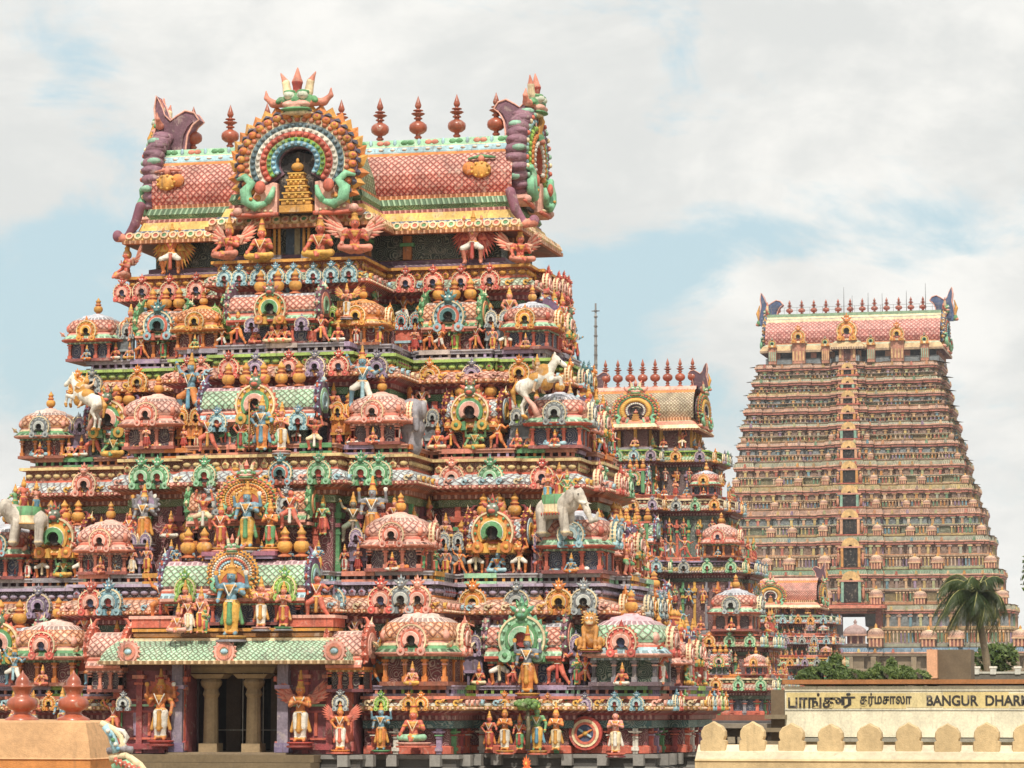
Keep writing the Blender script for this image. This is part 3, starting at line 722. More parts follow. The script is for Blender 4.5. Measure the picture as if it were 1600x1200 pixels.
class Tower:
    def __init__(s, name, label, x, y, z, group=None):
        s.root = thing(name, label, 'temple tower', (x, y, z), group); s.o = Vector((x, y, z)); s.q = []
    def part(s, name, mb, label=None, parent=None):
        me = mb.mesh(name, s.o)
        return link(name, me, s.root, (0,0,0), 0, 1, label)
    def put(s, item, x, y, z, rz=0, sc=1, label=None, kids=None, name=None):
        s.q.append([item, (x, y, z), rz, sc, label, kids, name])
    def flush(s, cap=100):
        by = {}
        for e in s.q: by.setdefault(e[6] or e[0][1].name.split('.')[0], []).append(e)
        for nm, es in by.items():
            def key(e):
                sc = e[3] if not isinstance(e[3], tuple) else max(e[3])
                vis = 0 if abs(e[2]) < 1.0 else (40 if e[2] > 0 else 400)     # front first, then the right side
                return (0 if e[4] else 1)*1.0+vis-sc*8
            for e in es:
                if nm in ('dome_pavilion','arch','standing_statue','seated_statue','arched_screen','striding_statue'): j = rnd.uniform(.95,1.05); e[3] = tuple(v*j*rnd.uniform(.98,1.02) for v in e[3]) if isinstance(e[3], tuple) else (e[3]*j, e[3]*j, e[3]*j*rnd.uniform(.97,1.03)); e[2] += rnd.uniform(-.05,.05)
            es.sort(key=key)
            lim = cap if len(es) <= cap else cap-1
            for (item, loc, rz, sc, label, kids, _) in es[:lim]:
                o = link(nm, item[1], s.root, Vector(loc)-s.o, rz, sc, label)
                for (kn, kit, kloc, krz, ksc) in (kids or []): link(kn, kit[1], o, kloc, krz, ksc)
            rest = es[lim:]
            if rest:
                mb = MB()
                for (item, loc, rz, sc, label, kids, _) in rest:
                    S = Matrix.Diagonal((*(sc if isinstance(sc, tuple) else (sc,)*3), 1))
                    M = Matrix.Translation(loc) @ Matrix.Rotation(rz, 4, 'Z') @ S
                    mb.merge(item[0], M)
                    for (kn, kit, kloc, krz, ksc) in (kids or []):
                        K = Matrix.Translation(kloc) @ Matrix.Rotation(krz, 4, 'Z') @ Matrix.Diagonal((*(ksc if isinstance(ksc, tuple) else (ksc,)*3), 1))
                        mb.merge(kit[0], M @ K)
                o = link(nm, mb.mesh(nm, s.o), s.root, (0,0,0)); o['kind'] = 'stuff'
        s.q = []
RZ = math.pi/2
def cornice(mb, path, z0, z1, *a_, curls=False, **k_):
    cornice_(mb, path, z0, z1, *a_, **k_)
    if curls:
        for x, y, rz, i in edges(path, k_.get('e', .55)+.06, .62, k_.get('closed', True)):
            mb.T = Matrix.Translation((x,y,z0+.2)) @ Matrix.Rotation(rz, 4, 'Z'); cc = [CREAM, YELLOW, PINK, LBLUE][(i//3) % 4]
            mb.ring(0,0,.1,.045,-.04,.05,0,300,cc,8); mb.leaf((.07,-.01,.03), Vector((.9,0,.45)).normalized(), Vector((-.45,0,.9)).normalized(), .2, .1, .03, cc, CORAL); mb.T = None
def cornice_(mb, path, z0, z1, la=H('d98a72'), lip=ORANGE, fr=MAROON, bead=CREAM, under=MAROON, band=DGREEN, e=.55, closed=True, top=-1.5, skip=None):
    h = z1-z0; f = z0+h*.5
    prof = [(0,z0-.62),(.1,z0-.6),(.1,z0-.36),(.22,z0-.33),(.22,z0-.2),(e*.7,z0-.12),(e,z0-.04),(e+.08,z0-.02),(e+.08,z0+.09),(e+.02,z0+.1),(e+.01,z0+.2),(e-.08,f-.14),(e-.3,f-.02),(e-.34,f),(e-.34,f+.05),(e-.34,f+.06),(e-.34,z1-.12),(e-.16,z1-.1),(e-.16,z1),(top,z1)]
    cols = [(band,0),(band,2),(under,0),(under,3),(under,0),(under,3),(lip,0),(lip,3),(lip,0),(la,1),(la,1),(la,1),(lip,0),(lip,0),(fr,0),(fr,2),(fr,0),(bead,0),(H('a59683'),4)]
    sweep(mb, path, prof, cols, closed, skip)
    zz = (f+.06+z1-.14)/2
    for x, y, rz, i in edges(path, e-.32, .34, closed):
        mb.T = Matrix.Translation((x,y,zz)) @ Matrix.Rotation(rz, 4, 'Z')
        if (i//5) % 3 == 2: mb.leaf((0,-.03,-.15), Vector((0,0,1)), Vector((1,0,0)), .32, .26, .09, bead, under)
        else: mb.ball((0,0,0), (.15,.09,.085), bead, 8, 4)
        mb.T = None
    for x, y, rz, i in edges(path, e+.09, .17, closed):
        mb.ball((x,y,z0+.03), .042, PINK if i % 2 else CREAM, 5, 3)
def balustrade(mb, path, z, h, cols, closed=True, o=.1):
    for a, b, q in ((z, z+.08, 0), (z+h-.13, z+h-.04, 0), (z+h-.04, z+h+.01, .05)):
        sweep(mb, path, [(o-.2,a),(o+q,a),(o+q,b),(o-.2,b)], [(cols[0],0)]*3, closed)
    for x, y, rz, i in edges(path, o-.04, 1.3, closed):
        if i % 2: mb.T = Matrix.Translation((x,y,z+h-.06)) @ Matrix.Rotation(rz, 4, 'Z'); mb.box(0,-.03,0,1.1,.2,.155,cols[1+(i//2) % (len(cols)-1)]); mb.box(0,-.03,-h+.1,1.1,.18,.1,cols[1+(i//2) % (len(cols)-1)]); mb.T = None
    for x, y, rz, i in edges(path, o-.08, .3, closed):
        mb.T = Matrix.Translation((x,y,z+h/2)) @ Matrix.Rotation(rz, 4, 'Z'); mb.box(0,0,0,.09,.1,h,cols[1+(i//4) % (len(cols)-1)]); mb.T = None
    sweep(mb, path, [(o-.22,z),(o-.22,z+h)], [(H('5a3038'),0)], closed)
def wall(mb, path, z0, z1, pan, pil, step=1.1, closed=True, skip=None, base=.22, cw=.2, avoid=None):
    sweep(mb, path, [(0,z0),(0,z1)], [(pan,2)], closed, skip)
    sweep(mb, path, [(.0,z0+.003),(.09,z0+.003),(.09,z0+base),(0,z0+base+.04)], [(pil[0],0)]*3, closed, skip)
    h = z1-z0
    for x, y, rz, i in edges(path, .06, step, closed):
        if avoid and avoid[0] < x < avoid[1] and y < avoid[2]: continue
        c = pil[i % len(pil)]
        mb.T = Matrix.Translation((x,y,z0)) @ Matrix.Rotation(rz, 4, 'Z')
        mb.box(0,0,h/2,cw,.14,h,c); mb.box(0,-.02,h*.18,cw*1.4,.2,h*.14,c); mb.box(0,-.02,h*.72,cw*1.5,.2,h*.05,pil[(i+1) % len(pil)])
        mb.box(0,-.03,h*.84,cw*2.0,.26,h*.07,c,0,1.3,1.2); mb.box(0,-.02,h*.62,cw*1.2,.18,h*.03,c)
        mb.T = None
def tpoly(xl, xr, yf, yc, S, yS, B, yB, bumps=(), side=(2.5,.9)):
    # clockwise-from-above list starting at the back left; S and B are (x0, x1) of the two steps of the centre bay
    yb = 2*yc-yf
    pts = [(xl, yb), (xl, yf)]
    def bp(lo, hi):
        out = []
        for (a, b, p) in bumps:
            if a >= lo and b <= hi: out += [(a, yf), (a, yf-p), (b, yf-p), (b, yf)]
        return out
    x0 = B[0] if B else (S[0] if S else xr)
    if B and B[0] <= xl+.3:
        pts = [(xl, yb), (xl, yB)]; pts += [(S[0], yB), (S[0], yS), (S[1], yS), (S[1], yB), (B[1], yB), (B[1], yf)]
    elif S:
        pts += bp(xl, x0)
        if B: pts += [(B[0], yf), (B[0], yB), (S[0], yB)]
        else: pts += [(S[0], yf)]
        pts += [(S[0], yS), (S[1], yS)]
        pts += [(S[1], yB), (B[1], yB), (B[1], yf)] if B else [(S[1], yf)]
        pts += bp((B or S)[1], xr)
    pts += [(xr, yf)]
    if side: pts += [(xr, yc-side[0]), (xr+side[1], yc-side[0]), (xr+side[1], yc+side[0]), (xr, yc+side[0])]
    pts += [(xr, yb)]
    return pts
def dome_item(pal): return lib('dome_pavilion:'+pal, lambda m: pav_at(m, lambda q: pav_body(q, 1.75, 1.75, .8, pal, 4)))
def pav_at(m, fn, h=.8):
    m.T = Matrix.Translation((0,0,h)); fn(m); m.T = None
def dome_kids(pal, arch, r=1.0):
    K = [('roof', lib('roof:d'+pal, lambda m: dome_roof(m, pal)), (0,0,.8), 0, (1,1,1)),
         ('finial', lib('finial:p', pot), (0,0,1.78), 0, .62)]
    K.append(('seated_statue', rnd.choice(RSIT+RF[:2]), (0,-1.0,.0), 0, .72))
    K.append(('arch', kd(arch, False), (0,-1.02,.72), 0, .9)); K.append(('arch', kd(arch, False), (1.02,0,.72), RZ, .95))
    return K
def sala_item(pal, L): return lib('barrel_pavilion:%s%.1f' % (pal, L), lambda m: pav_at(m, lambda q: pav_body(q, L, 1.15, .8, pal, max(4, int(L/.62)))))
def sala_kids(pal, arch, L, pots=3, sz=1.15, hr=1.0):
    K = [('roof', lib('roof:s%s%.1f' % (pal, L), lambda m: barrel_roof(m, L, 1.25, hr, pal)), (0,0,.8), 0, 1)]
    for i in range(pots):
        K.append(('finial', lib('finial:p', pot), ((i-(pots-1)/2)*min(.62, L/pots*.85), .0, .78+hr), 0, .82))
    if arch: K.append(('arch', kd(arch, True), (0,-.72,.68), 0, sz))
    return K
def screen_item(pal):
    def f(m):
        m.box(0,0,.45,.95,.18,.3,KP[pal][2]); m.box(0,0,.62,1.02,.3,.07,KP[pal][1]); m.box(0,0,.28,1.0,.25,.06,KP[pal][1])
        for x in (-.25, .25):
            q = MB(); kudu(q, pal, False); m.merge(q, Matrix.Translation((x,-.12,.6)) @ Matrix.Scale(.52, 4))
        for x in (-.42,0,.42): m.box(x,0,.14,.08,.1,.28,KP[pal][2])
    return lib('arched_screen:'+pal, f)
SKL = list(SK.values()); CLO = [YELLOW, RED, WHITE, GREEN, ORANGE, CORAL, BLUE]
RF = [fig('stand', SK['coral'], WHITE), fig('pray', SK['salmon'], RED), fig('stand', SK['blue'], YELLOW), fig('pray', SK['orange'], CREAM), fig('hip', SK['coral'], GREEN), fig('guard', SK['salmon'], YELLOW),
      fig('stand', SK['green'], CORAL), fig('hip', SK['pink'], WHITE)]
RSIT = [fig('sit', SK['coral'], WHITE), fig('sit', SK['pink'], YELLOW), fig('sit', SK['blue'], ORANGE), fig('sit', SK['green'], YELLOW), fig('sit', SK['salmon'], CORAL)]
RD = [fig('dance', SK['coral'], CORAL, crown=.3), fig('dance', SK['orange'], WHITE), fig('bearer', SK['coral'], WHITE), fig('dance', SK['blue'], YELLOW), fig('bearer', SK['salmon'], GREEN, crown=.3)]
# ================================================================ main tower
GZ = -9.0
T = Tower('temple_tower', 'largest and nearest painted temple tower with a dark pillared doorway at its foot', -31.3, 106, GZ)
X = lambda px, Y: unp(px, 600, Y)[0]
def Z(py, Y, px=650): return unp(px, py, Y)[1]
YC = 106.0
# cornices top to bottom: wall px left/right, plane, bay S px, plane, bay B px, plane, lip py, top py
CR = {'A': (212, 815, 103.3, (350, 556), 100.3, None, 0, 455, 418), 'B': (140, 848, 101.9, (345, 540), 98.4, (284, 606), 99.3, 600, 565),
      'C': (55, 893, 100.7, (300, 522), 96.9, (208, 632), 97.8, 765, 720), 'D': (-10, 932, 99.4, (268, 512), 95.7, (132, 672), 96.5, 960, 914),
      'E': (-100, 1012, 98.3, (178, 560), 94.8, (40, 706), 95.6, 1108, 1088)}
BUMP = {'B': [(655,765)], 'C': [(692,800)], 'D': [(728,835)], 'E': [(765,892)]}
COLS = {'A': dict(la=H('a9cdb0'), lip=CORAL, fr=H('c46a3a'), bead=GOLD, under=H('a84a50'), band=H('4a8060')), 'B': dict(la=H('e3a48e'), lip=ORANGE, fr=H('5f9048'), bead=H('a8c862'), under=H('9c4048'), band=GREEN),
        'C': dict(la=H('bcd0d4'), lip=CORAL, fr=H('a8562e'), bead=H('e3c78a'), under=H('b5623a'), band=H('7d9a60')), 'D': dict(la=H('e6ad8e'), lip=ORANGE, fr=H('5a4a58'), bead=H('b9a9c2'), under=H('a04850'), band=H('46705a')),
        'E': dict(la=H('d3d8ca'), lip=GOLD, fr=H('5f8a70'), bead=H('d97a60'), under=H('9c4048'), band=TEAL)}
YCK = {'A': 105.9, 'B': 104.6, 'C': 104.2, 'D': 103.9, 'E': 103.3}; SDK = {'A': (1.2,.2), 'B': (1.4,.3), 'C': (1.6,.4), 'D': (1.9,.5), 'E': (2.2,.7)}
zz = {}; poly = {}
for k, (l, r, yf, S, yS, B, yB, p0, p1) in CR.items():
    zz[k] = (Z(p0, yf-.6), Z(p1, yf-.3))
    bm = [(X(a, yf-.3), X(b, yf-.3), .35) for a, b in BUMP.get(k, [])]
    if k in 'BCDE': bm = bm
    yck = YCK[k]; sd = SDK[k]
    poly[k] = tpoly(X(l, yf), X(r, yf), yf, yck, (X(S[0], yS), X(S[1], yS)), yS, (X(B[0], yB), X(B[1], yB)) if B else None, yB, bm, sd)
order = ['A', 'B', 'C', 'D', 'E']
_p = poly['E']; _i = [i for i, q in enumerate(_p) if abs(q[1]-94.8) < .01]; openE = [(_p[_i[1]][0]-.0, _p[_i[1]+1][1])]+_p[_i[1]+2:]+_p[:_i[0]-1]+[(_p[_i[0]][0], _p[_i[0]-1][1])]
WP = {'A': (NAVY, [H('7c4a52'), GOLD]), 'B': (H('96505a'), [GOLD, CORAL, H('c9a04a')]), 'C': (H('6a6490'), [LIME, CORAL, H('8f4650')]), 'D': (H('984c58'), [CORAL, GREEN, H('8f4650')]), 'E': (H('8a5a64'), [CORAL, ORANGE, GREY])}
for i, k in enumerate(order):
    m = MB(); z0, z1 = zz[k]; pk = openE if k == 'E' else poly[k]; cl = k != 'E'; cornice(m, pk, z0, z1, top=-2.6 if cl else -.5, closed=cl, curls=True, **COLS[k]); T.part('cornice', m)
    if k != 'A':
        m = MB(); balustrade(m, pk, z1, .34, {'B': [H('a8a2ac'), LAV, H('9a94a4'), H('c9b8b0')], 'C': [H('c98a72'), GREEN, LAV, ORANGE, SALMON], 'D': [H('b5b0b6'), GREY, SALMON, GOLD, MINT], 'E': [H('a08fa6'), SALMON, LIME, LAV, MINT]}[k], closed=cl); T.part('balustrade', m)
        a = order[i-1]; m = MB(); skp = [q for q in range(len(poly[a])) if k == 'E' and abs(poly[a][q][1]-95.7) < .01 and abs(poly[a][q+1][1]-95.7) < .01]; wall(m, poly[a], z1, zz[a][0]-.6, WP[k][0], WP[k][1], 1.25, skip=skp, avoid=(openE[-1][0], openE[0][0], 96.2) if k == 'E' else None); T.part('storey_wall', m)
# ground storey: walls with the porch left open
gz0 = Z(1176, 98.3)
pE = offpath(poly['E'], -.1)
xi = [i for i, p in enumerate(pE) if abs(p[1]-94.9) < .06]
m = MB()
bay_i = [i for i in range(len(pE)) if abs(pE[i][1]-pE[(i+1) % len(pE)][1]) < .01 and abs(pE[i][1]-94.9) < .05]
openW = offpath(openE, -.1, False); wall(m, openW, gz0, zz['E'][0]-.6, H('8f4450'), [CORAL, WHITE, H('b54a40'), LAV, GREEN, H('9c3f44')], .8, closed=False, cw=.17)
T.part('storey_wall', m)
xl, xr = X(185, 94.9), X(556, 94.9); dl, dr = X(297, 94.9), X(440, 94.9); ztop = Z(1036, 94.9)
for a, b in ((xl, dl), (dr, xr)):                       # jamb masses either side of the opening
    m = MB()
    m.box((a+b)/2, 95.45, (gz0+ztop)/2, b-a, 1.1, ztop-gz0, H('8c4650'), 0)
    for q, c in ((a+.14, CORAL), (b-.14, CORAL)): m.box(q, 94.83, (gz0+ztop)/2, .24, .16, ztop-gz0-.01, c); m.box(q, 94.8, ztop-.5, .5, .3, .16, CORAL); m.box(q, 94.8, ztop-.8, .36, .24, .1, SALMON); m.box(q, 94.8, gz0+.25, .4, .3, .3, H('b34a48'))
    for q in (a+(b-a)*.36, a+(b-a)*.68):
        m.box(q, 94.86, (gz0+ztop)/2, .2, .12, ztop-gz0-.02, H('a8484a')); m.box(q, 94.82, ztop-.42, .42, .26, .12, SALMON); m.box(q, 94.83, ztop-.64, .3, .22, .08, CORAL)
    for zq, c in ((.38, CORAL), (1.25, H('a8484a')), (1.45, MINT), (1.62, CORAL)): m.box((a+b)/2, 94.87, gz0+.1+zq, b-a-.03, .1, .07, c)
    for q in range(5): m.box(a+(b-a)*(q+.5)/5, 94.88, gz0+.95, .1, .1, .75, [GREEN, LAV, CORAL][q % 3])
    m.box((a+b)/2, 94.84, gz0+.22, b-a-.01, .2, .18, H('a13d44')); m.box((a+b)/2, 94.86, ztop-.12, b-a-.02, .18, .2, H('6e3a30'))
    x, g, c = (dl, -1, H('857a8c')) if a == xl else (dr, 1, H('857a8c'))
    m.box(x+g*.22, 94.72, (gz0+ztop)/2, .36, .3, ztop-gz0-.02, c); m.box(x+g*.22, 94.7, ztop-.75, .5, .4, .12, LAV); m.box(x+g*.22, 94.7, gz0+.2, .5, .4, .3, H('75688c'))
    T.part('door_jamb', m)
m = MB(); zc = (gz0+ztop)/2; hh = ztop-gz0
xm = (dl+dr)/2; w = dr-dl
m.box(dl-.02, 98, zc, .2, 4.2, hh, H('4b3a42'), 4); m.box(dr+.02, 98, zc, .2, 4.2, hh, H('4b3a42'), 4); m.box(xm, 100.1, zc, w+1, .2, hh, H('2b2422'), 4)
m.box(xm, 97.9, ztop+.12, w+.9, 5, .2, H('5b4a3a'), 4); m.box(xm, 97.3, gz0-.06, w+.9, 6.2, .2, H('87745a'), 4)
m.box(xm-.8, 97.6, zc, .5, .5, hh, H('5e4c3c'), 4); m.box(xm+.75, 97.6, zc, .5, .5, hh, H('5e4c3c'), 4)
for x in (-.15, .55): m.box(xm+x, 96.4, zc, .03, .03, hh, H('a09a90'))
m.box(xm, 96.4, zc-.7, w, .025, .03, H('8a847a'))
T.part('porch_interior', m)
def pillar():
    m = MB(); h = ztop-gz0; b = H('9c8562')
    m.box(0,0,.16,.62,.62,.32,b,4); m.lathe([(.27,.3),(.25,.4),(.23,h*.6),(.22,h*.62),(.28,h*.66),(.24,h*.7),(.23,h*.72),(.33,h*.76),(.36,h*.8),(.3,h*.83)], (b,4), (0,0,0), 12, 0, 4, False)
    m.box(0,0,h*.86,.9,.7,h*.05,b,4,1.3,1.2); m.box(0,0,h*.93,1.5,.6,h*.07,b,4,1.1,1); m.box(0,0,h*.98,1.8,.8,h*.04,H('7b6850'),4)
    return m
pm = pillar(); me = pm.mesh('pillar')
for px in (335, 401): link('pillar', me, T.root, Vector((X(px, 95.6), 95.6, gz0))-T.o)
# granite plinth down to the street
m = MB(); base = tpoly(X(-105,98.2), X(1016,98.2), 98.1, YC, (xl-.3, xr+.3), 94.2, (X(36,95.4), X(710,95.4)), 95.3, [], (4.2,1.7))
P2 = offpath(base, .25)
G2 = H('75736f')
sweep(m, P2, [(-1.5,gz0-.02),(0,gz0-.02),(.02,gz0-.14),(-.1,gz0-.18),(-.1,gz0-.42),(.12,gz0-.5),(.12,gz0-.62),(0,gz0-.7),(0,gz0-1.4),(.15,gz0-1.5),(.15,gz0-1.8),(0,gz0-1.9),(0,GZ+.9),(.3,GZ+.8),(.3,GZ)],
      [(G2,4),(G2,4),(G2,4),(H('4d4b49'),4)]+[(G2,4)]*10)
for x, y, rz, i in edges(P2, .0, 1.15):
    m.T = Matrix.Translation((x,y,gz0-.2)) @ Matrix.Rotation(rz, 4, 'Z'); m.box(0,0,0,.34,.5,.36,H('868480'),4); m.T = None
T.part('plinth', m)
m = MB(); s0 = H('6d5c40')
for j in range(3): m.box(xm, 93.7-.35*j, gz0-.13-.24*j, w+3.4, 1.0, .23, s0, 4)
for i in range(26): m.box(xm-(w+3)/2+(w+3)*i/25, 92.95+.05, gz0-.42, .12, .2, .2, H('8a7650'), 4)
T.part('step', m)
# porch roof
m = MB(); yP = 94.3; zt = Z(998, yP-.6); zb = Z(1036, yP-1.0)
pp = [(xl+.75, 95.4), (xl+.75, yP), (xr-.6, yP), (xr-.6, 95.4)]
sweep(m, pp, [(0,zb+.05),(.75,zb-.02),(.82,zb),(.82,zb+.1),(.76,zb+.11),(.7,zb+.3),(.55,zb+.52),(.3,zt-.03),(.22,zt),(.22,zt+.06),(-.6,zt+.06)],
      [(H('a86b3a'),3),(CREAM,0),(H('c59a5c'),3),(CREAM,0),(MINT,1),(MINT,1),(MINT,1),(CREAM,0),(CREAM,0),(CREAM,0)], False)
m.U = [[(p*1.5, q*1.5) for p, q in u] if mm == 1 else u for u, mm in zip(m.U, m.M)]
zp = Z(980, yP+.2)
sweep(m, [(xl+.9, 95.6), (xl+.9, yP+.2), (xr-.7, yP+.2), (xr-.7, 95.6)], [(0,zt),(.0,zt+.1),(.08,zt+.12),(.08,zt+.22),(0,zt+.24),(0,zp-.12),(.12,zp-.1),(.12,zp),(-1.4,zp)], [(BROWN,0),(GOLD,0),(BROWN,0),(BROWN,0),(H('9c6a33'),0),(BROWN,0),(GOLD,0),(BROWN,0)], False)
T.part('porch_roof', m)
m = MB()
m.ring(0,0,.36,.27,-.1,.1,0,360,PINK,20); m.ring(0,0,.27,.16,-.14,.1,0,360,SALMON,18); m.ring(0,0,.17,.001,-.09,.1,0,360,CREAM,14); m.ball((0,-.1,0),(.14,.09,.1),LBLUE,10,6)
for i in range(16):
    t = 2*math.pi*i/16; d = Vector((math.cos(t),0,math.sin(t))); m.leaf((d.x*.33,-.04,d.z*.33), d, Vector((-d.z,0,d.x)), .12, .12, .04, PINK, CORAL)
med = (m, m.mesh('medallion'))
for px in (208, 357, 527): T.put(med, X(px, yP-.65), yP-.72, Z(1017, yP-.6), 0, .95)
# short barrel ends of the porch
for px, g in ((178, -1), (548, 1)):
    T.put(sala_item('f' if g < 0 else 'd', 1.2), X(px, yP+.5), yP+.6, Z(1044, yP)-.75, 0, (1,1,1.0), None, sala_kids('f', None, 1.2, 0, 1, 1.15))

# ---------------------------------------------------------------- pavilion rows
PL = {'1': ('B', 102.4, 98.9, 99.9), '2': ('C', 101.25, 97.4, 98.4), '3': ('D', 100.0, 96.2, 97.1), '4': ('E', 98.9, 95.3, 96.2)}
def dome(t, px, where, pal, arch, r=1.0, dz=0):
    k, yw, yb, y2 = PL[t]; y = {'w': yw, 'b': yb, 'c': y2}[where]
    T.put(dome_item(pal), X(px, y), y, zz[k][1]+.33+dz, 0, (r, r, r*1.02), None, dome_kids(pal, arch))
def sala(t, px, where, pal, arch, L, sc=1.0, pots=3, sz=1.15, dy=0, hr=1.0):
    k, yw, yb, y2 = PL[t]; y = {'w': yw, 'b': yb, 'c': y2}[where]+dy
    T.put(sala_item(pal, L), X(px, y), y, zz[k][1]+.33, 0, sc, None, sala_kids(pal, arch, L, pots, sz, hr))
dome('1',152,'w','a','orange',.92); dome('1',832,'w','a','orange',.95); sala('1',258,'w','c','teal',1.75,1,3,1.25); sala('1',710,'w','c','teal',2.0,1,3,1.3)
dome('1',317,'c','e','orange',.92); dome('1',567,'c','e','orange',.92); sala('1',433,'b','a','mix',3.15,1,3,1.3)
dome('2',80,'w','c','grey',1.0); dome('2',875,'w','a','grey',1.02); sala('2',182,'w','b','fire',1.7,1.0,3,1.6); sala('2',744,'w','d','fire',1.85,1.0,3,1.55)
dome('2',248,'c','f','pink',1.0); dome('2',597,'c','f','pink',1.0); sala('2',412,'b','b','fire',4.0,1.0,5,1.6,0,1.2)
dome('3',15,'w','a','teal',1.08); dome('3',905,'w','a','blue',1.1); sala('3',104,'w','d','mix',1.7,1.05,3,1.6); sala('3',780,'w','d','mix',1.8,1.05,3,1.6)
dome('3',176,'c','f','pink',1.02); dome('3',627,'c','f','pink',1.08); 
T.put(sala_item('c', 4.1), X(397,96.7), 96.7, Z(813,96.2)-.8, 0, 1, None, sala_kids('c', None, 4.1, 5, 1, 1.15))
dome('4',97,'c','c','red',1.15); dome('4',663,'c','c','pink',1.25); dome('4',985,'w','b','red',1.3); sala('4',826,'w','a','green',2.25,1.15,2,1.6); sala('4',22,'w','a','fire',2.0,1.1,2,1.5,-2.4)
T.put(sala_item('a', 4.9), X(377,95.0), 95.0, Z(936,94.6)-.8, 0, 1, None, sala_kids('b', None, 4.9, 0, 1, 1.3))
# big arch panels on the bay salas
def arch_big(px, py, Y, w, h, key, **kw):
    it = lib('arch:big'+key, lambda m: big_kudu(m, **kw))
    T.put(it, X(px, Y), Y, Z(py, Y, px), 0, (w/2.4, w/2.6, h/2.9), None, None, 'arch')
W3 = [(.92,.78,GREEN,GOLD),(.78,.62,CREAM,ORANGE),(.62,.48,CORAL,YELLOW),(.48,.34,ORANGE,CREAM)]
arch_big(387, 812, 95.4, 2.3, 2.1, 'c', rings=W3, petal=CORAL, petal2=GREEN, niche=None, c_edge=H('b5655a'))
arch_big(366, 928, 94.2, 1.9, 2.0, 'd', rings=[(.92,.78,BLUE,WHITE),(.78,.62,CREAM,CORAL),(.62,.46,NAVY,LBLUE),(.46,.34,ORANGE,CREAM)], petal=GOLD, petal2=H('4a4f63'), niche=None, c_edge=GOLD)
arch_big(411, 697, 96.6, 1.55, 1.75, 'c', rings=W3, petal=CORAL, petal2=GREEN, niche=None, c_edge=H('b5655a'))
for px in (293, 448): T.put(kd('lime'), X(px, 94.2), 94.2, Z(937, 94.2), 0, (.85,.8,.95))
for px in (340, 470): T.put(kd('blue'), X(px if px < 400 else 466, 96.5), 96.55, Z(668, 96.5), 0, .75)
for px in (330, 450): T.put(kd('grey'), X(px, 95.5), 95.5, Z(800, 95.5), 0, .85)
for px in (395, 472): T.put(kd('purple', False), X(px if px > 400 else 394, 98.2), 98.15, Z(512, 98.2), 0, .6)
# screens
for t, wh, lst in (('1','w',[(190,'grey'),(640,'teal'),(780,'grey')]), ('1','c',[(348,'lime'),(532,'lime')]), ('2','w',[(118,'purple'),(667,'grey'),(820,'grey')]), ('2','c',[(298,'orange'),(542,'orange')]),
                   ('3','w',[(46,'grey'),(707,'grey'),(856,'purple')]), ('3','c',[(222,'purple'),(571,'purple')]), ('4','c',[(594,'orange'),(143,'pink')]), ('4','w',[(733,'purple'),(912,'purple')])):
    k, yw, yb, y2 = PL[t]; y = {'w': yw, 'c': y2}[wh]-.35
    for px, pal in lst: T.put(screen_item(pal), X(px, y), y, zz[k][1]+.36, 0, (1,1,1.35 if t != '4' else 1.6))
# arches on the cornices
def nas(k, where, lst, sc=1.0):
    l, r, yf, S, yS, B, yB, p0, p1 = CR[k]
    y = {'w': yf, 'b': yS, 'c': yB}[where]-.66; z0, z1 = zz[k]
    for px, pal in lst: T.put(kd(pal), X(px, y), y, z0-.05, 0, sc)
nas('A','w',[(x,'red') for x in (190,221,264,306,634,677,721,766)],.82); nas('A','b',[(x,'blue') for x in (350,373,402,430,458,489,517,545)],.68)
nas('B','w',[(122,'orange'),(145,'grey'),(216,'orange'),(672,'orange'),(738,'purple'),(812,'orange')],.82)
nas('B','b',[(358,'red'),(400,'purple'),(452,'red'),(493,'purple'),(530,'red')],.84); nas('B','c',[(294,'red'),(315,'pink'),(566,'red'),(590,'purple')],.84)
nas('C','w',[(135,'pink'),(707,'pink'),(767,'green'),(848,'red')],1.0); nas('C','c',[(224,'green'),(249,'green'),(566,'green'),(594,'green')],1.0)
nas('C','b',[(322,'green'),(440,'teal'),(500,'green')],.9)
nas('D','w',[(67,'purple'),(740,'orange'),(808,'grey'),(874,'orange'),(912,'grey')],1.08); nas('D','c',[(148,'red'),(176,'blue'),(522,'blue'),(598,'red'),(629,'grey'),(655,'pink')],1.02)
nas('E','w',[(729,'red'),(789,'orange'),(812,'red'),(856,'orange'),(913,'purple'),(959,'blue'),(993,'blue')],.55); nas('E','c',[(598,'lime'),(641,'orange'),(660,'orange'),(118,'lime'),(85,'orange'),(60,'orange')],.55); nas('E','b',[(535,'grey'),(200,'grey')],.6)
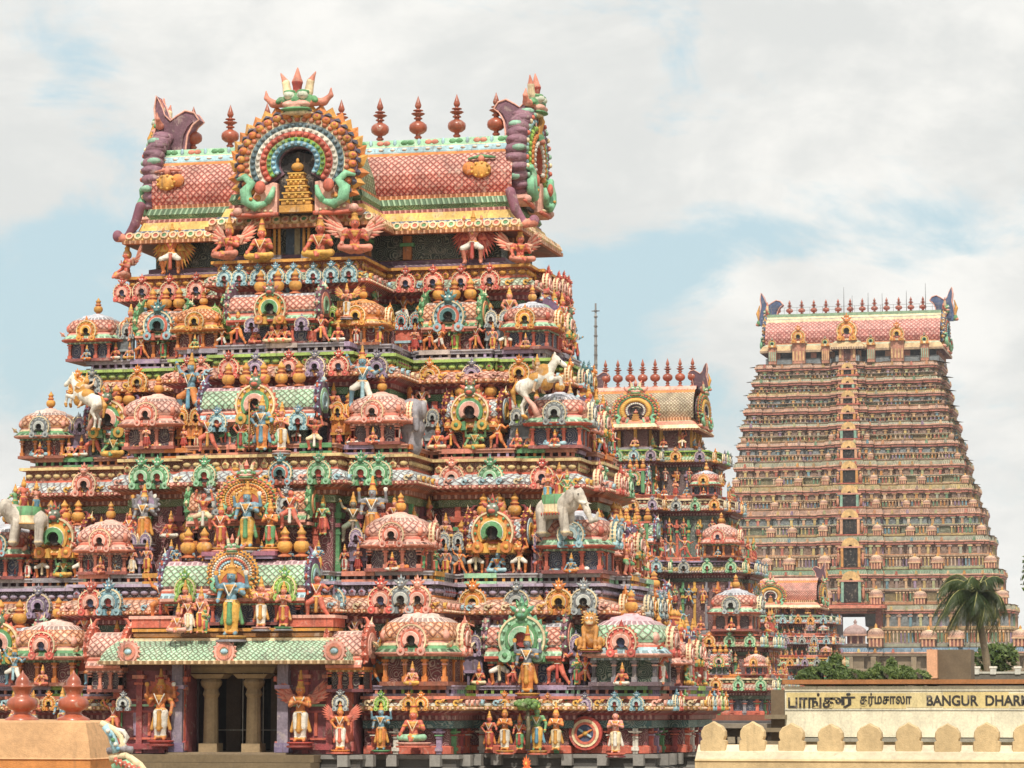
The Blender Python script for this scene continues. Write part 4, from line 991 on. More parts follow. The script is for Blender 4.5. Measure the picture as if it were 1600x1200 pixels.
# right side of every storey
for i, k in enumerate(order):
    z0, z1 = zz[k]; p = poly[k]; xs = CR[k][1]; xw = X(xs, CR[k][2]); sd = SDK[k]; YCk = YCK[k]
    pals = {'A':['red'],'B':['orange','teal','blue'],'C':['pink','green','red'],'D':['orange','blue','grey'],'E':['blue','red','lime','orange']}[k]
    y0 = CR[k][2]+.6; y1 = 2*YCk-y0; n = int((y1-y0)/.8)
    for q in range(n):
        y = y0+(y1-y0)*(q+.5)/n; on = abs(y-YCk) < sd[0]
        T.put(kd(pals[q % len(pals)]), xw+.66+(sd[1] if on else 0), y, z0-.05, RZ, .9 if k != 'E' else .6)
    if k == 'A': continue
    yb = YCk-(CR[k][2]+.5-YCk)
    T.put(dome_item('c'), xw-1.2, 2*YCk-CR[k][2]-.9, z1+.33, RZ, 1.0, None, dome_kids('c','teal'))
    for yy in (YCk-sd[0]+.8, YCk+sd[0]-.8): T.put(dome_item('f'), xw+sd[1]-1.05, yy, z1+.33, RZ, .95, None, dome_kids('f','pink'))
    T.put(sala_item('b', 1.7), xw+sd[1]-.75, YCk, z1+.33, RZ, 1, None, sala_kids('b','fire',1.7,3,1.1))
    n = int((y1-y0)/.62); hs = 1
    for q in range(n):
        y = y0+.5+(y1-y0-.4)*(q+.5)/n; on = abs(y-YCk) < sd[0]
        it = [RD, RF, RSIT, RF, RD][(q+i) % 5]; it = it[(q*3+i) % len(it)]
        T.put(it, xw-.05+(sd[1] if on else 0), y, z1+.36, RZ+rnd.uniform(-.3,.3), .8+.4*((q*7+i) % 3)/2)
        if q % 2 == i % 2: T.put(RF[(q*5+i) % len(RF)], xw-.35+(sd[1] if on else 0), y, z1+1.15, RZ-.2, 1.25)

# ---------------------------------------------------------------- statues
S_ = SK
def st(t, where, px, item, h, dz=.36, dy=-.62, rz=0, label=None, zabs=None):
    k, yw, yb, y2 = PL[t]; y = {'w': yw, 'b': yb, 'c': y2}[where]+dy
    T.put(item, X(px, y), y, zabs if zabs is not None else zz[k][1]+dz, rz, h, label)
vis = fig('stand', S_['blue'], YELLOW, GREEN, arms4=True, hal=(GOLD, CORAL), hi=True, ped=(GREY, GOLD))
viss = fig('stand', S_['blue'], YELLOW, RED, arms4=True, hi=True, ped=(MAROON, GOLD))
lad1 = fig('hip', S_['coral'], RED, GOLD, hi=True, ped=(SALMON, GOLD)); lad2 = fig('pray', S_['orange'], GREEN, CORAL, hi=True, ped=(SALMON, GOLD))
gar = fig('pray', S_['salmon'], WHITE, GOLD, wings=(CORAL, YELLOW), hi=True, ped=(GREY, PINK)); garb = fig('bearer', S_['salmon'], WHITE, RED, wings=(RED, CORAL), hi=True); gary = fig('bearer', S_['orange'], WHITE, CORAL, wings=(ORANGE, YELLOW), hi=True)
gars = fig('sit', S_['coral'], SALMON, CORAL, wings=(CORAL, H('e3a88c')), hi=True); seaty = fig('sit', S_['coral'], YELLOW, GOLD, 1.3, hi=True)
bear = fig('bearer', S_['orange'], WHITE, CREAM, .3); bearc = fig('bearer', S_['coral'], CREAM, WHITE, .3, hi=True); dnc = fig('dance', S_['orange'], ORANGE, RED, .8); dnc2 = fig('dance', S_['coral'], CORAL, GOLD, .4)
grd = fig('guard', S_['orange'], WHITE, GOLD, 1.2, True, hi=True, ped=(H('8e2f28'), RED), hal=(CORAL, ORANGE)); grd2 = fig('pray', S_['orange'], WHITE, GOLD, 1.4, wings=(CORAL, SALMON), hi=True, ped=(H('8e2f28'), RED))
chr_ = fig('chair', S_['salmon'], CORAL, RED, .8); sgn_ = fig('sit', S_['green'], YELLOW, GREEN, 1.2, True, hi=True); sit5 = fig('sit', S_['coral'], CREAM); sitb = fig('sit', S_['blue'], LBLUE, GOLD)
gb = fig('stand', H('8c8f96'), ORANGE, GOLD, 1.1, True, hal=(GREY, LAV), hi=True, ped=(MAROON, GREY)); blu = fig('hip', S_['blue'], ORANGE, BLUE, .9, staff=H('c98a4a'), hi=True); bst = fig('dance', S_['blue'], ORANGE, BLUE, .9, hi=True); wst = fig('dance', S_['blue'], WHITE, LBLUE, 1.1, hi=True)
manp = fig('pray', S_['pink'], CREAM, WHITE, .3, hi=True, ped=(MAROON, CORAL)); orw = fig('hip', S_['orange'], WHITE, CORAL, 1.2, hi=True, ped=(CORAL, ORANGE), wings=(CORAL, CORAL))
blk = fig('stand', S_['blue'], ORANGE, GOLD, 1.0, True, hi=True, ped=(MAROON, GREEN)); grn = fig('pray', S_['green'], GREEN, CORAL, .8); cor = fig('stand', S_['salmon'], WHITE, CREAM, .5)
# top storey
yA = 103.3
for px, it, h, lb in ((266, gary, 1.62, 'yellow winged figure holding up the left half of the roof'), (739, garb, 1.65, 'red winged figure holding up the right half of the roof')):
    T.put(it, X(px, yA-.45), yA-.45, zz['A'][1]+.02, 0, h, lb)
for px, Y, it, h, zd, rz in ((407, 99.8, seaty, 1.95, -.1, 0), (499, 99.8, seaty, 1.95, -.1, 0), (356, 99.8, gars, 1.95, .0, -.3), (553, 99.8, gars, 2.0, .05, .35), (813, 103.0, gars, 1.75, .0, .5), (196, 103.0, gars, 1.65, -.1, -.9)):
    T.put(it, X(px, Y), Y, zz['A'][1]+zd, rz, h)
a = T
for px, it in ((648,RF[1]),(770,RF[5]),(180,RSIT[0]),(202,RSIT[1])): st('1','w',px,it,.8)
for px, it in ((221,dnc),(284,dnc2),(672,dnc),(744,dnc2),(791,bear)): st('1','w',px,it,.95)
st('1','w',711,fig('stand',S_['green'],LIME),1.0); st('1','w',255,fig('stand',S_['green'],GREEN),.95); st('1','w',203,chr_,1.35,1.0,-.2,-.3); st('1','w',796,chr_,1.3,1.25,-.1,.3); st('1','w',226,bst,.9,1.4,0)
for px, it, h in ((371,dnc,1.0),(502,dnc2,1.0),(424,sit5,1.0),(434,sit5,1.15),(445,sit5,1.0)): st('1','b',px,it,h)
for px in (313, 561): st('1','c',px,RF[0],.85)
T.put(gar, X(541,98.9), 98.9, Z(492,98.9), 0, .95); T.put(fig('stand',S_['green'],LIME), X(355,98.9), 98.9, Z(490,98.9), 0, 1.1)
for px, it, h in ((65,sitb,1.2),(109,RSIT[1],.95),(129,RSIT[0],.95),(149,dnc2,1.15),(214,dnc,1.15),(656,RF[0],.8),(684,sit5,1.2),(706,dnc2,1.05),(778,dnc,1.05),(808,RSIT[4],.9),(829,RSIT[1],.9),(869,sitb,1.35),(637,dnc2,.9)): st('2','w',px,it,h)
st('2','w',181,sgn_,1.55,.3,-.8); st('2','w',743,sgn_,1.35,.3,-.8)
for px, it, h in ((327,dnc2,1.25),(378,fig('hip',S_['coral'],GREEN,RED),1.15),(441,gar,1.35),(493,bearc,1.1)): st('2','b',px,it,h,.1,-.85)
st('2','b',410,blu,1.5,.1,-1.0, label='blue skinned figure leaning on a staff before the arch')
for px, it, h in ((244,sit5,.95),(288,RF[1],.65),(308,RF[3],.65),(530,RF[1],.65),(552,RSIT[0],.8),(587,sitb,.9),(620,RF[0],.9)): st('2','c',px,it,h)
st('2','c',299,bst,1.75,1.45,-.3,-.3,'blue striding figure in yellow cloth'); st('2','c',566,wst,1.65,1.6,-.4,.3,'blue and white striding archer figure')
hr = lib('rider_statue:h', horse_rider); el = lib('rider_statue:e', elephant_rider); li = lib('lion_statue:l', lion_statue)
T.put(hr, X(843,99.9), 99.9, Z(655,99.9)+.38, .1, 1.8, 'blue shirted rider on a rearing white horse'); T.put(hr, X(133,99.9), 99.9, Z(662,99.9)+.4, math.pi-.25, 1.7, 'rider in blue on a rearing white horse at the left corner')
T.put(el, X(876,98.7), 98.7, Z(838,98.7), -.3, 1.85, 'cream elephant with a green saddle cloth carrying three riders'); T.put(el, X(38,98.7), 98.7, Z(842,98.7), math.pi+.3, 1.8, 'cream elephant with riders at the left corner')
T.put(li, X(921,97.6), 97.6, Z(1016,97.6), .1, 1.2, 'golden crouching lion with a curled mane')
T.put(lib('elephant_statue:g', lambda m: add_sdf(m, [('e',(0,0,.4),(.3,.25,.3),GREY),('e',(.05,-.1,.75),(.24,.2,.22),GREY),('c',(0,0,.3),(0,0,.05),.22,.24,GREY),('e',(.26,-.1,.75),(.07,.14,.18),H('a3a0a5')),('c',(.1,-.28,.7),(.12,-.35,.35),.08,.05,GREY),('e',(-.25,-.05,.72),(.08,.12,.16),H('a3a0a5'))], .02, .04)), X(640,98.6), 98.6, Z(702,98.6), .3, 1.75, 'plain grey elephant statue at the corner of the bay')
for px, it, h in ((30,RF[2],.85),(48,RF[0],.8),(72,bear,1.1),(105,sgn_,1.2),(131,bear,1.1),(697,RF[5],.85),(719,dnc,.85),(745,bear,1.15),(778,sitb,1.2),(812,bear,1.15),(845,RD[0],.95),(866,sitb,.95),(905,fig('sit',S_['cream'],WHITE),1.25),(680,grn,.9),(935,RF[4],.9)): st('3','w',px,it,h)
zpl = Z(858, 95.2)
m = MB(); xa, xb = X(326,95.2), X(440,95.2); m.box((xa+xb)/2, 95.1, zpl-.1, xb-xa, .9, .14, H('a35f7a')); m.box((xa+xb)/2, 95.1, zpl-.22, xb-xa-.2, .8, .1, LAV); T.part('statue_ledge', m)
for px, it, h in ((348,lad1,1.35),(424,lad2,1.35),(388,vis,1.72)): T.put(it, X(px,94.95), 94.95, zpl+.1, 0, h, 'large blue four armed figure with a halo in the middle of the third row' if it is vis else None)
for px, it in ((321,bearc),(456,fig('dance',S_['coral'],CORAL,WHITE,.3,hi=True))): T.put(it, X(px,95.4), 95.4, Z(824,95.4), 0, 1.3)
for px in (297,322,447,473): T.put(lib('finial:p', pot), X(px,95.0), 95.0, Z(868,95.0), 0, .95, None, None, 'finial')
st('3','c',228,gb,1.7,1.35,-.3,-.1,'grey skinned four armed figure in orange'); st('3','c',206,lad1,1.0,1.35,-.35); st('3','c',583,fig('stand',H('8c8f96'),ORANGE,GOLD,1.1,True,hi=True,ped=(CORAL,ORANGE)),1.75,1.3,-.3,.1,'grey bearded figure in orange on the right of the bay')
st('3','c',553,fig('dance',H('6d6a58'),H('5f6f58'),H('6b5a4a'),1.0),1.5,1.3,-.3,.2)
for px, it, h in ((167,RF[0],.85),(210,cor,.85),(233,RF[5],.85),(540,RF[0],.75),(561,RF[1],.8),(583,RF[2],.85),(627,fig('sit',S_['cream'],ORANGE),1.2),(660,RF[4],.9)): st('3','c',px,it,h)
# porch platform
yy = yP-.35
for px, it, h in ((287,fig('sit',S_['salmon'],PINK),1.2),(303,cor,1.15),(293,RF[1],1.3),(328,grn,.8),(322,RF[5],1.2),(411,gar,1.3),(446,fig('pray',S_['salmon'],RED,GOLD,.8,hi=True,ped=(GREY,GREEN)),1.3)): T.put(it, X(px,yy), yy-(.25 if h < 1.25 else 0), zp+.12-(.3 if h < 1.25 else .1), 0, h)
T.put(vis, X(365,yy-.1), yy-.1, Z(992,yy), 0, 1.95, 'large blue four armed figure standing above the doorway')
for px, it in ((257,dnc),(498,dnc2)): T.put(it, X(px,94.6), 94.6, Z(966,94.6), 0, 1.4)
for px in (257, 495):
    m = MB(); m.box(X(px,95), 95, zp+.18, 1.6, 1.3, .3, CORAL); m.box(X(px,95), 95, zp+.36, 1.75, 1.4, .1, PINK); T.part('statue_ledge', m)
# row four
for px, it, h in ((719,RF[1],.75),(749,sit5,.95),(782,bear,1.35),(871,fig('dance',S_['coral'],CORAL,RED,.3),1.35),(914,dnc2,.9),(901,grn,.9),(976,fig('hip',S_['orange'],WHITE,CORAL),1.1),(938,fig('stand',S_['green'],LIME),1.1),(1011,fig('stand',S_['green'],LIME),1.1),(1030,RF[0],1.2)): st('4','w',px,it,h)
T.put(fig('stand',H('6b7a86'),ORANGE,GOLD,1.2,True,hi=True,ped=(MAROON,GOLD)), X(824,97.5), 97.5, Z(1083,97.5), 0, 1.65, 'dark bearded figure in gold before the green arch')
for px, it, h in ((93,RD[3],1.2),(66,grn,1.0),(122,grn,1.0),(153,bst,1.15),(584,bst,1.05),(612,RD[4],.6),(633,RF[3],1.15),(653,fig('sit',S_['blue'],CORAL),1.4),(684,RF[5],1.15),(182,RF[1],1.1)): st('4','c',px,it,h)
st('4','b',30,wst,1.2,.36,-.5); st('4','b',-5,vis,1.2,.36,-.5)
# ground row
zg = gz0+.02
T.put(grd, X(257,94.3), 94.3, Z(1158,94.3), 0, 1.85, 'tall orange guardian in white, left of the doorway'); T.put(grd2, X(473,94.3), 94.3, Z(1160,94.3), 0, 1.8, 'tall orange winged guardian with joined hands, right of the doorway')
for px, it, h in ((765,fig('hip',S_['coral'],RED,ORANGE,.8),1.15),(789,fig('pray',S_['orange'],WHITE,GOLD,1.1,hi=True,ped=(CORAL,GOLD)),1.3),(812,fig('stand',S_['coral'],GREEN,RED,.8),1.05),(839,fig('guard',S_['green'],YELLOW,BLUE,1.1,hi=True,ped=(CORAL,GOLD)),1.3),(868,fig('pray',S_['orange'],CREAM,GOLD,1.1,hi=True),1.3)):
    T.put(it, X(px,97.2), 97.2, Z(1172,97.2), 0, h)
T.put(manp, X(960,97.4), 97.4, Z(1176,97.4), 0, 1.25, 'pink bare chested man in white with joined hands')
T.put(orw, X(535,94.1), 94.1, Z(1172,94.1), 0, 1.2); T.put(blk, X(598,94.9), 94.9, Z(1172,94.9), 0, 1.3); T.put(fig('sit',S_['coral'],MINT,PINK,1.2,hi=True,ped=(CORAL,PINK)), X(648,94.8), 94.8, Z(1160,94.8), 0, 1.7)
for px, it in ((105,RF[2]),(128,RF[1]),(60,RF[0]),(30,RF[5]),(185,dnc2)): T.put(it, X(px,94.7), 94.7, Z(1150,94.7), 0, 1.2)
def medal(m):
    m.ring(0,0,.55,.45,-.08,.1,0,360,RED,24); m.ring(0,0,.45,.36,-.11,.1,0,360,CREAM,24); m.ring(0,0,.36,.28,-.13,.1,0,360,CORAL,22); m.ring(0,0,.28,.001,-.08,.1,0,360,NAVY,20)
    P = [('c',(-.2,-.1,-.12),(.2,-.1,.1),.05,.035,ORANGE),('c',(-.2,-.1,.12),(.18,-.1,-.12),.04,.04,LBLUE),('e',(0,-.12,0),(.08,.06,.08),YELLOW)]; add_sdf(m, P, .02, .02)
T.put(lib('medallion:w', medal), X(914,98.0), 98.0, Z(1145,98.0), 0, 1)
def tree_orn(m):
    m.tube([(0,0,0),(.03,0,.7),(0,0,1.3)], [.09,.07,.06], H('5e5a3c'), 8)
    r = random.Random(3)
    for i in range(70): a = r.uniform(0,6.28); q = r.uniform(0,.42); m.ball((q*math.cos(a),q*.7*math.sin(a)-.05,1.4+r.uniform(-.1,.17)*(1-q)), (.1,.1,.09), H('5e8a3c') if i % 3 else LIME, 6, 4)
T.put(lib('tree_ornament:t', tree_orn), X(824,96.9), 96.9, Z(1170,96.9), 0, 1.0)
# ---------------------------------------------------------------- roof
zA = zz['A'][1]; ze = Z(363, 102.4); zr = Z(229, YC, 600)
xg0, xg1 = X(240, 103.5), X(782, 103.5)
rp = tpoly(xg0, xg1, 103.6, YC, (X(372,101.2), X(556,101.2)), 101.2, None, 0, [], None)
m = MB()
sweep(m, rp, [(0.35,zA),(.35,zA+.1),(.2,zA+.16),(.2,zA+.3),(.06,zA+.34),(0,zA+.36),(0,ze+.1)], [(H('7a5a74'),0),(H('9a7f96'),3),(H('6b4a60'),0),(H('6b4a60'),0),(GOLD,0),(H('31493f'),2)])
for x, y, rz, i in edges(rp, .05, 2.1):
    m.T = Matrix.Translation((x,y,zA+.35)) @ Matrix.Rotation(rz, 4, 'Z'); m.box(0,0,(ze-zA-.3)/2,.3,.22,ze-zA-.3,H('b0662e')); m.box(0,-.02,ze-zA-.62,.5,.3,.12,GREEN); m.T = None
T.part('storey_wall', m)
m = MB()
sweep(m, rp, [(0,ze+.1),(.85,ze-.02),(.95,ze),(.95,ze+.12),(.88,ze+.13),(.72,ze+.4),(.66,ze+.42),(.6,ze+.5),(.5,ze+.52),(.38,ze+.82),(.3,ze+.84),(.28,ze+.95),(.18,ze+.97),(.3,ze+1.12),(.22,ze+1.35),(.1,ze+1.38),(.1,ze+1.5),(-.2,ze+1.52)],
      [(H('8a4030'),0),(H('c96a3c'),0),(ORANGE,3),(CREAM,0),(H('e3b56c'),0),(WHITE,0),(H('5b7f9a'),3),(CREAM,0),(H('e8be62'),0),(RED,0),(H('c4574a'),3),(CREAM,0),(GREEN,2),(GREEN,3),(ORANGE,0),(ORANGE,3),(ORANGE,0)])
for x, y, rz, i in edges(rp, .86, .33):
    m.T = Matrix.Translation((x,y,ze+.28)) @ Matrix.Rotation(rz, 4, 'Z') @ Matrix.Rotation(R(-28), 4, 'X')
    m.ring(0,0,.15,.09,-.05,.06,0,360,CREAM if i % 2 else H('f0c39a'),10); m.ring(0,0,.09,.001,-.02,.05,0,360,[CORAL,GREEN,SALMON][i % 3],8); m.T = None
T.part('eave', m)
yR = YC; zb = ze+1.45; hB = zr-zb
sec = [(-2.05,zb),(-2.16,zb+hB*.18),(-2.14,zb+hB*.38),(-1.98,zb+hB*.58),(-1.72,zb+hB*.7),(-1.5,zb+hB*.76),(-1.5,zb+hB*.78),(-1.42,zb+hB*.86),(-1.4,zb+hB*.87),(-1.28,zb+hB*.985),(-1.1,zr),(0,zr)]
rc = [(H('c9503f'),1),(H('d26a58'),1),(H('d98272'),1),(H('d98c7c'),1),(ORANGE,0),(LBLUE,0),(LBLUE,0),(CREAM,0),(MINT,0),(MINT,0),(H('b3a58c'),0)]  # lattice steps from red to pale pink paint the highlight near the ridge
x0, x1 = X(234, 103.9), X(800, 103.9)
def barrel(m, sec, rc, x0, x1, yR):
    S = sec+[(-y, z) for y, z in sec[::-1][1:]]; C = rc+rc[::-1]; u = 0; L = [0]
    for i in range(1, len(S)): L.append(L[-1]+math.hypot(S[i][0]-S[i-1][0], S[i][1]-S[i-1][1]))
    for i in range(len(S)-1):
        m.quad((x0,yR+S[i][0],S[i][1]),(x1,yR+S[i][0],S[i][1]),(x1,yR+S[i+1][0],S[i+1][1]),(x0,yR+S[i+1][0],S[i+1][1]), C[i][0], C[i][1], [(0,L[i]),(x1-x0,L[i]),(x1-x0,L[i+1]),(0,L[i+1])])
m = MB(); barrel(m, sec, rc, x0, x1, yR)
n = int((x1-x0)/.42)
for i in range(n):
    x = x0+(x1-x0)*(i+.5)/n; m.ball((x,yR-1.47,zb+hB*.82), (.1,.06,.05), WHITE, 8, 4)
n = int((x1-x0)/.85)
for i in range(n):
    x = x0+(x1-x0)*(i+.5)/n; c = SALMON if i % 2 else GREEN
    for g in (-1, 1): m.ball((x+g*.12,yR-1.35,zb+hB*.93), (.14,.05,.1), c, 8, 4)
    m.ball((x+.42,yR-1.35,zb+hB*.93), (.07,.05,.15), LBLUE, 6, 4)
# centre vault running forward
cxv = X(466, 100.6); zf = Z(332, 100.4, 462)
M2 = MB(); vs = [(-1.75,zf-.1),(-1.85,zf+.8),(-1.75,zf+1.7),(-1.35,zf+2.6),(-.8,zf+3.1),(0,zf+3.3)]
barrel(M2, vs, [(GREEN,1),(GREEN,1),(H('7fae7f'),1),(H('c96a58'),1),(H('c96a58'),1)], 100.6, 105.2, 0)
m.merge(M2, Matrix.Translation((cxv,0,0)) @ Matrix(((0,-1,0,0),(1,0,0,0),(0,0,1,0),(0,0,0,1))))
for px, g in ((258, 1), (752, -1)):                      # painted bird-tailed cherubs in relief on the tiles
    x = X(px,103.9); zc_ = zb+hB*.4
    m.ball((x,yR-2.2,zc_), (.38,.12,.3), GOLD, 12, 7); m.ball((x+g*.42,yR-2.2,zc_+.06), (.26,.1,.24), ORANGE, 12, 7); m.ball((x,yR-2.1,zc_+.42), (.13,.12,.15), SALMON, 9, 6); m.tube([(x-.5,yR-2.06,zc_+.42),(x,yR-2.12,zc_+.5),(x+.5,yR-2.06,zc_+.45)], [.04,.07,.04], SALMON if g > 0 else GREEN)
    for q in range(9): t = 2*math.pi*q/9; m.ball((x+.33*math.cos(t),yR-2.28,zc_+.24*math.sin(t)), .06, YELLOW, 5, 3)
T.part('roof', m)
bk = lib('gable_arch:main', lambda m: big_kudu(m)); bk2 = lib('gable_arch:side', lambda m: big_kudu(m, petal=SALMON, petal2=H('8fbfa6'), c_edge=H('8a5f70'), back=H('84586c'), shell=True, niche=None, rings=[(.92,.78,H('5d7f80'),LBLUE),(.78,.62,GREEN,LIME),(.62,.46,YELLOW,ORANGE),(.46,.33,CORAL,WHITE)]))
T.put(bk, X(463,100.0), 100.0, zf-.1, 0, (2.12,1.9,1.75), 'large horseshoe arch with a monster mask above and flame petals round it')
T.put(bk2, x1+.25, YC, ze+1.25, RZ, (1.85,1.9,1.7), 'right gable arch seen edge on')
T.put(bk2, x0-.25, YC, ze+1.0, -RZ, (1.85,1.9,1.7), 'left gable arch with a purple back')
def crest(m, c1=H('84586c')):                           # broad curled crest behind each gable mask
    pts = [(-.42,-.1),(.62,-.1),(.6,.35),(.66,.75),(.82,1.05),(1.02,1.2),(.86,1.42),(.58,1.5),(.3,1.34),(.1,1.2),(-.1,1.4),(-.22,1.75),(-.36,2.0),(-.42,1.6),(-.36,1.1),(-.46,.7),(-.5,.3)]
    m.prism(pts, -.22, .22, c1)
    cx_ = .1
    m.prism([(cx_+(x-cx_)*.8, .7+(z-.7)*.84) for x, z in pts], -.3, .3, tuple(v*.75 for v in c1))
    for y in (-.24, .24): m.tube([(x,y,z) for x, z in pts[1:]], .035, PINK, 5)
    P = [('c',(-.45,0,.2),(-.62,0,.7),.14,.1,GOLD),('c',(-.62,0,.7),(-.5,0,1.2),.1,.04,GOLD),('e',(-.5,0,.1),(.2,.22,.2),GREEN),('e',(-.62,0,.0),(.14,.18,.1),SALMON)]
    add_sdf(m, P, .04, .05)
T.put(lib('crest:m', crest), x0-.0, YC-.3, zr-.25, 0, 1.2, None)
T.put(lib('crest:m', crest), x1-.05, YC, zr-.1, math.pi, 1.05, None)
def tailp(m):
    P = [('c',(.15,0,1.0),(.0,0,.5),.14,.13,H('8a4f66')),('c',(0,0,.5),(-.25,0,.12),.13,.1,H('8a4f66')),('c',(-.25,0,.12),(-.5,0,.15),.12,.12,SALMON),('e',(-.5,-.02,.2),(.14,.14,.16),H('8a4f66'))]
    add_sdf(m, P, .03, .04)
T.put(lib('roof_scroll:t', tailp), x0-.3, 103.0, ze+.1, 0, 1.3); T.put(lib('roof_scroll:t', tailp), x1+.35, 103.0, ze+.1, math.pi, 1.3)
kal = lib('copper_finial:k', kalasam)
for px in (298,356,414,472,531,592,652,713,775): T.put(kal, X(px,YC), YC, zr-.02, 0, (1.0,1.0,.93))
def fill():
    have = [(e[1][0], e[1][1], e[1][2]) for e in T.q if 'statue' in e[0][1].name]
    pav = [(e[1][0], e[1][1], e[1][2]) for e in T.q if 'pavilion' in e[0][1].name]
    for k in 'BCDE':
        z = zz[k][1]+.36; n = 0
        for x, y, rz, i in edges(openE if k == 'E' else poly[k], -.02, .5, k != 'E'):
            if rz > .5 or any(abs(a-x) < .4 and abs(b-y) < 1.2 and abs(c-z) < .7 for a, b, c in have): continue
            it = [RF, RSIT, RF, RD][(i*7+n) % 4]; it = it[(i*5+n*3) % len(it)]; n += 1
            T.put(it, x, y-.05, z, rz+rnd.uniform(-.25,.25), rnd.uniform(.68,.92))
    for k, a in (('B','A'),('C','B'),('D','C'),('E','D')):              # a second row against the wall behind, above the pavilions
        z = zz[k][1]+1.55
        for x, y, rz, i in edges(poly[a], .3, 1.15):
            if rz > .5 and i % 2: continue
            if k == 'E' and abs(y-95.4) < .2: continue
            if any(abs(p-x) < .55 and abs(b-y) < 1.6 and abs(c-z) < .9 for p, b, c in have): continue
            it = [RD, RF, RSIT][i % 3]; it = it[(i*3) % len(it)]
            T.put(it, x, y, z-(0 if i % 3 else .1), rz, 1.15)
            if i % 3 != 1: T.put(LIB['finial:p'], x+.55*math.cos(rz), y+.55*math.sin(rz), z-.25, 0, .85)
fill()
# small gold framed doorway of the bay
m = MB(); xd = X(456,100.9); zd0 = zA
m.box(xd,101.12,zd0+.75,.62,.1,1.5,H('3d566b')); m.box(xd+.12,101.05,zd0+.7,.2,.06,1.3,H('9a8f6a'))
for q in (-.62,-.45,.45,.62): m.lathe([(.07,0),(.06,.1),(.05,1.1),(.09,1.15),(.09,1.3)], (GOLD,0), (xd+q,100.75,zd0+.25), 8); m.box(xd+q,100.75,zd0+.12,.16,.16,.28,GREY)
m.box(xd,100.8,zf-.16,1.7,.5,.16,GOLD); m.box(xd,100.8,zf-.32,1.5,.4,.12,H('b5662a'))
T.part('small_doorway', m)
T.flush()
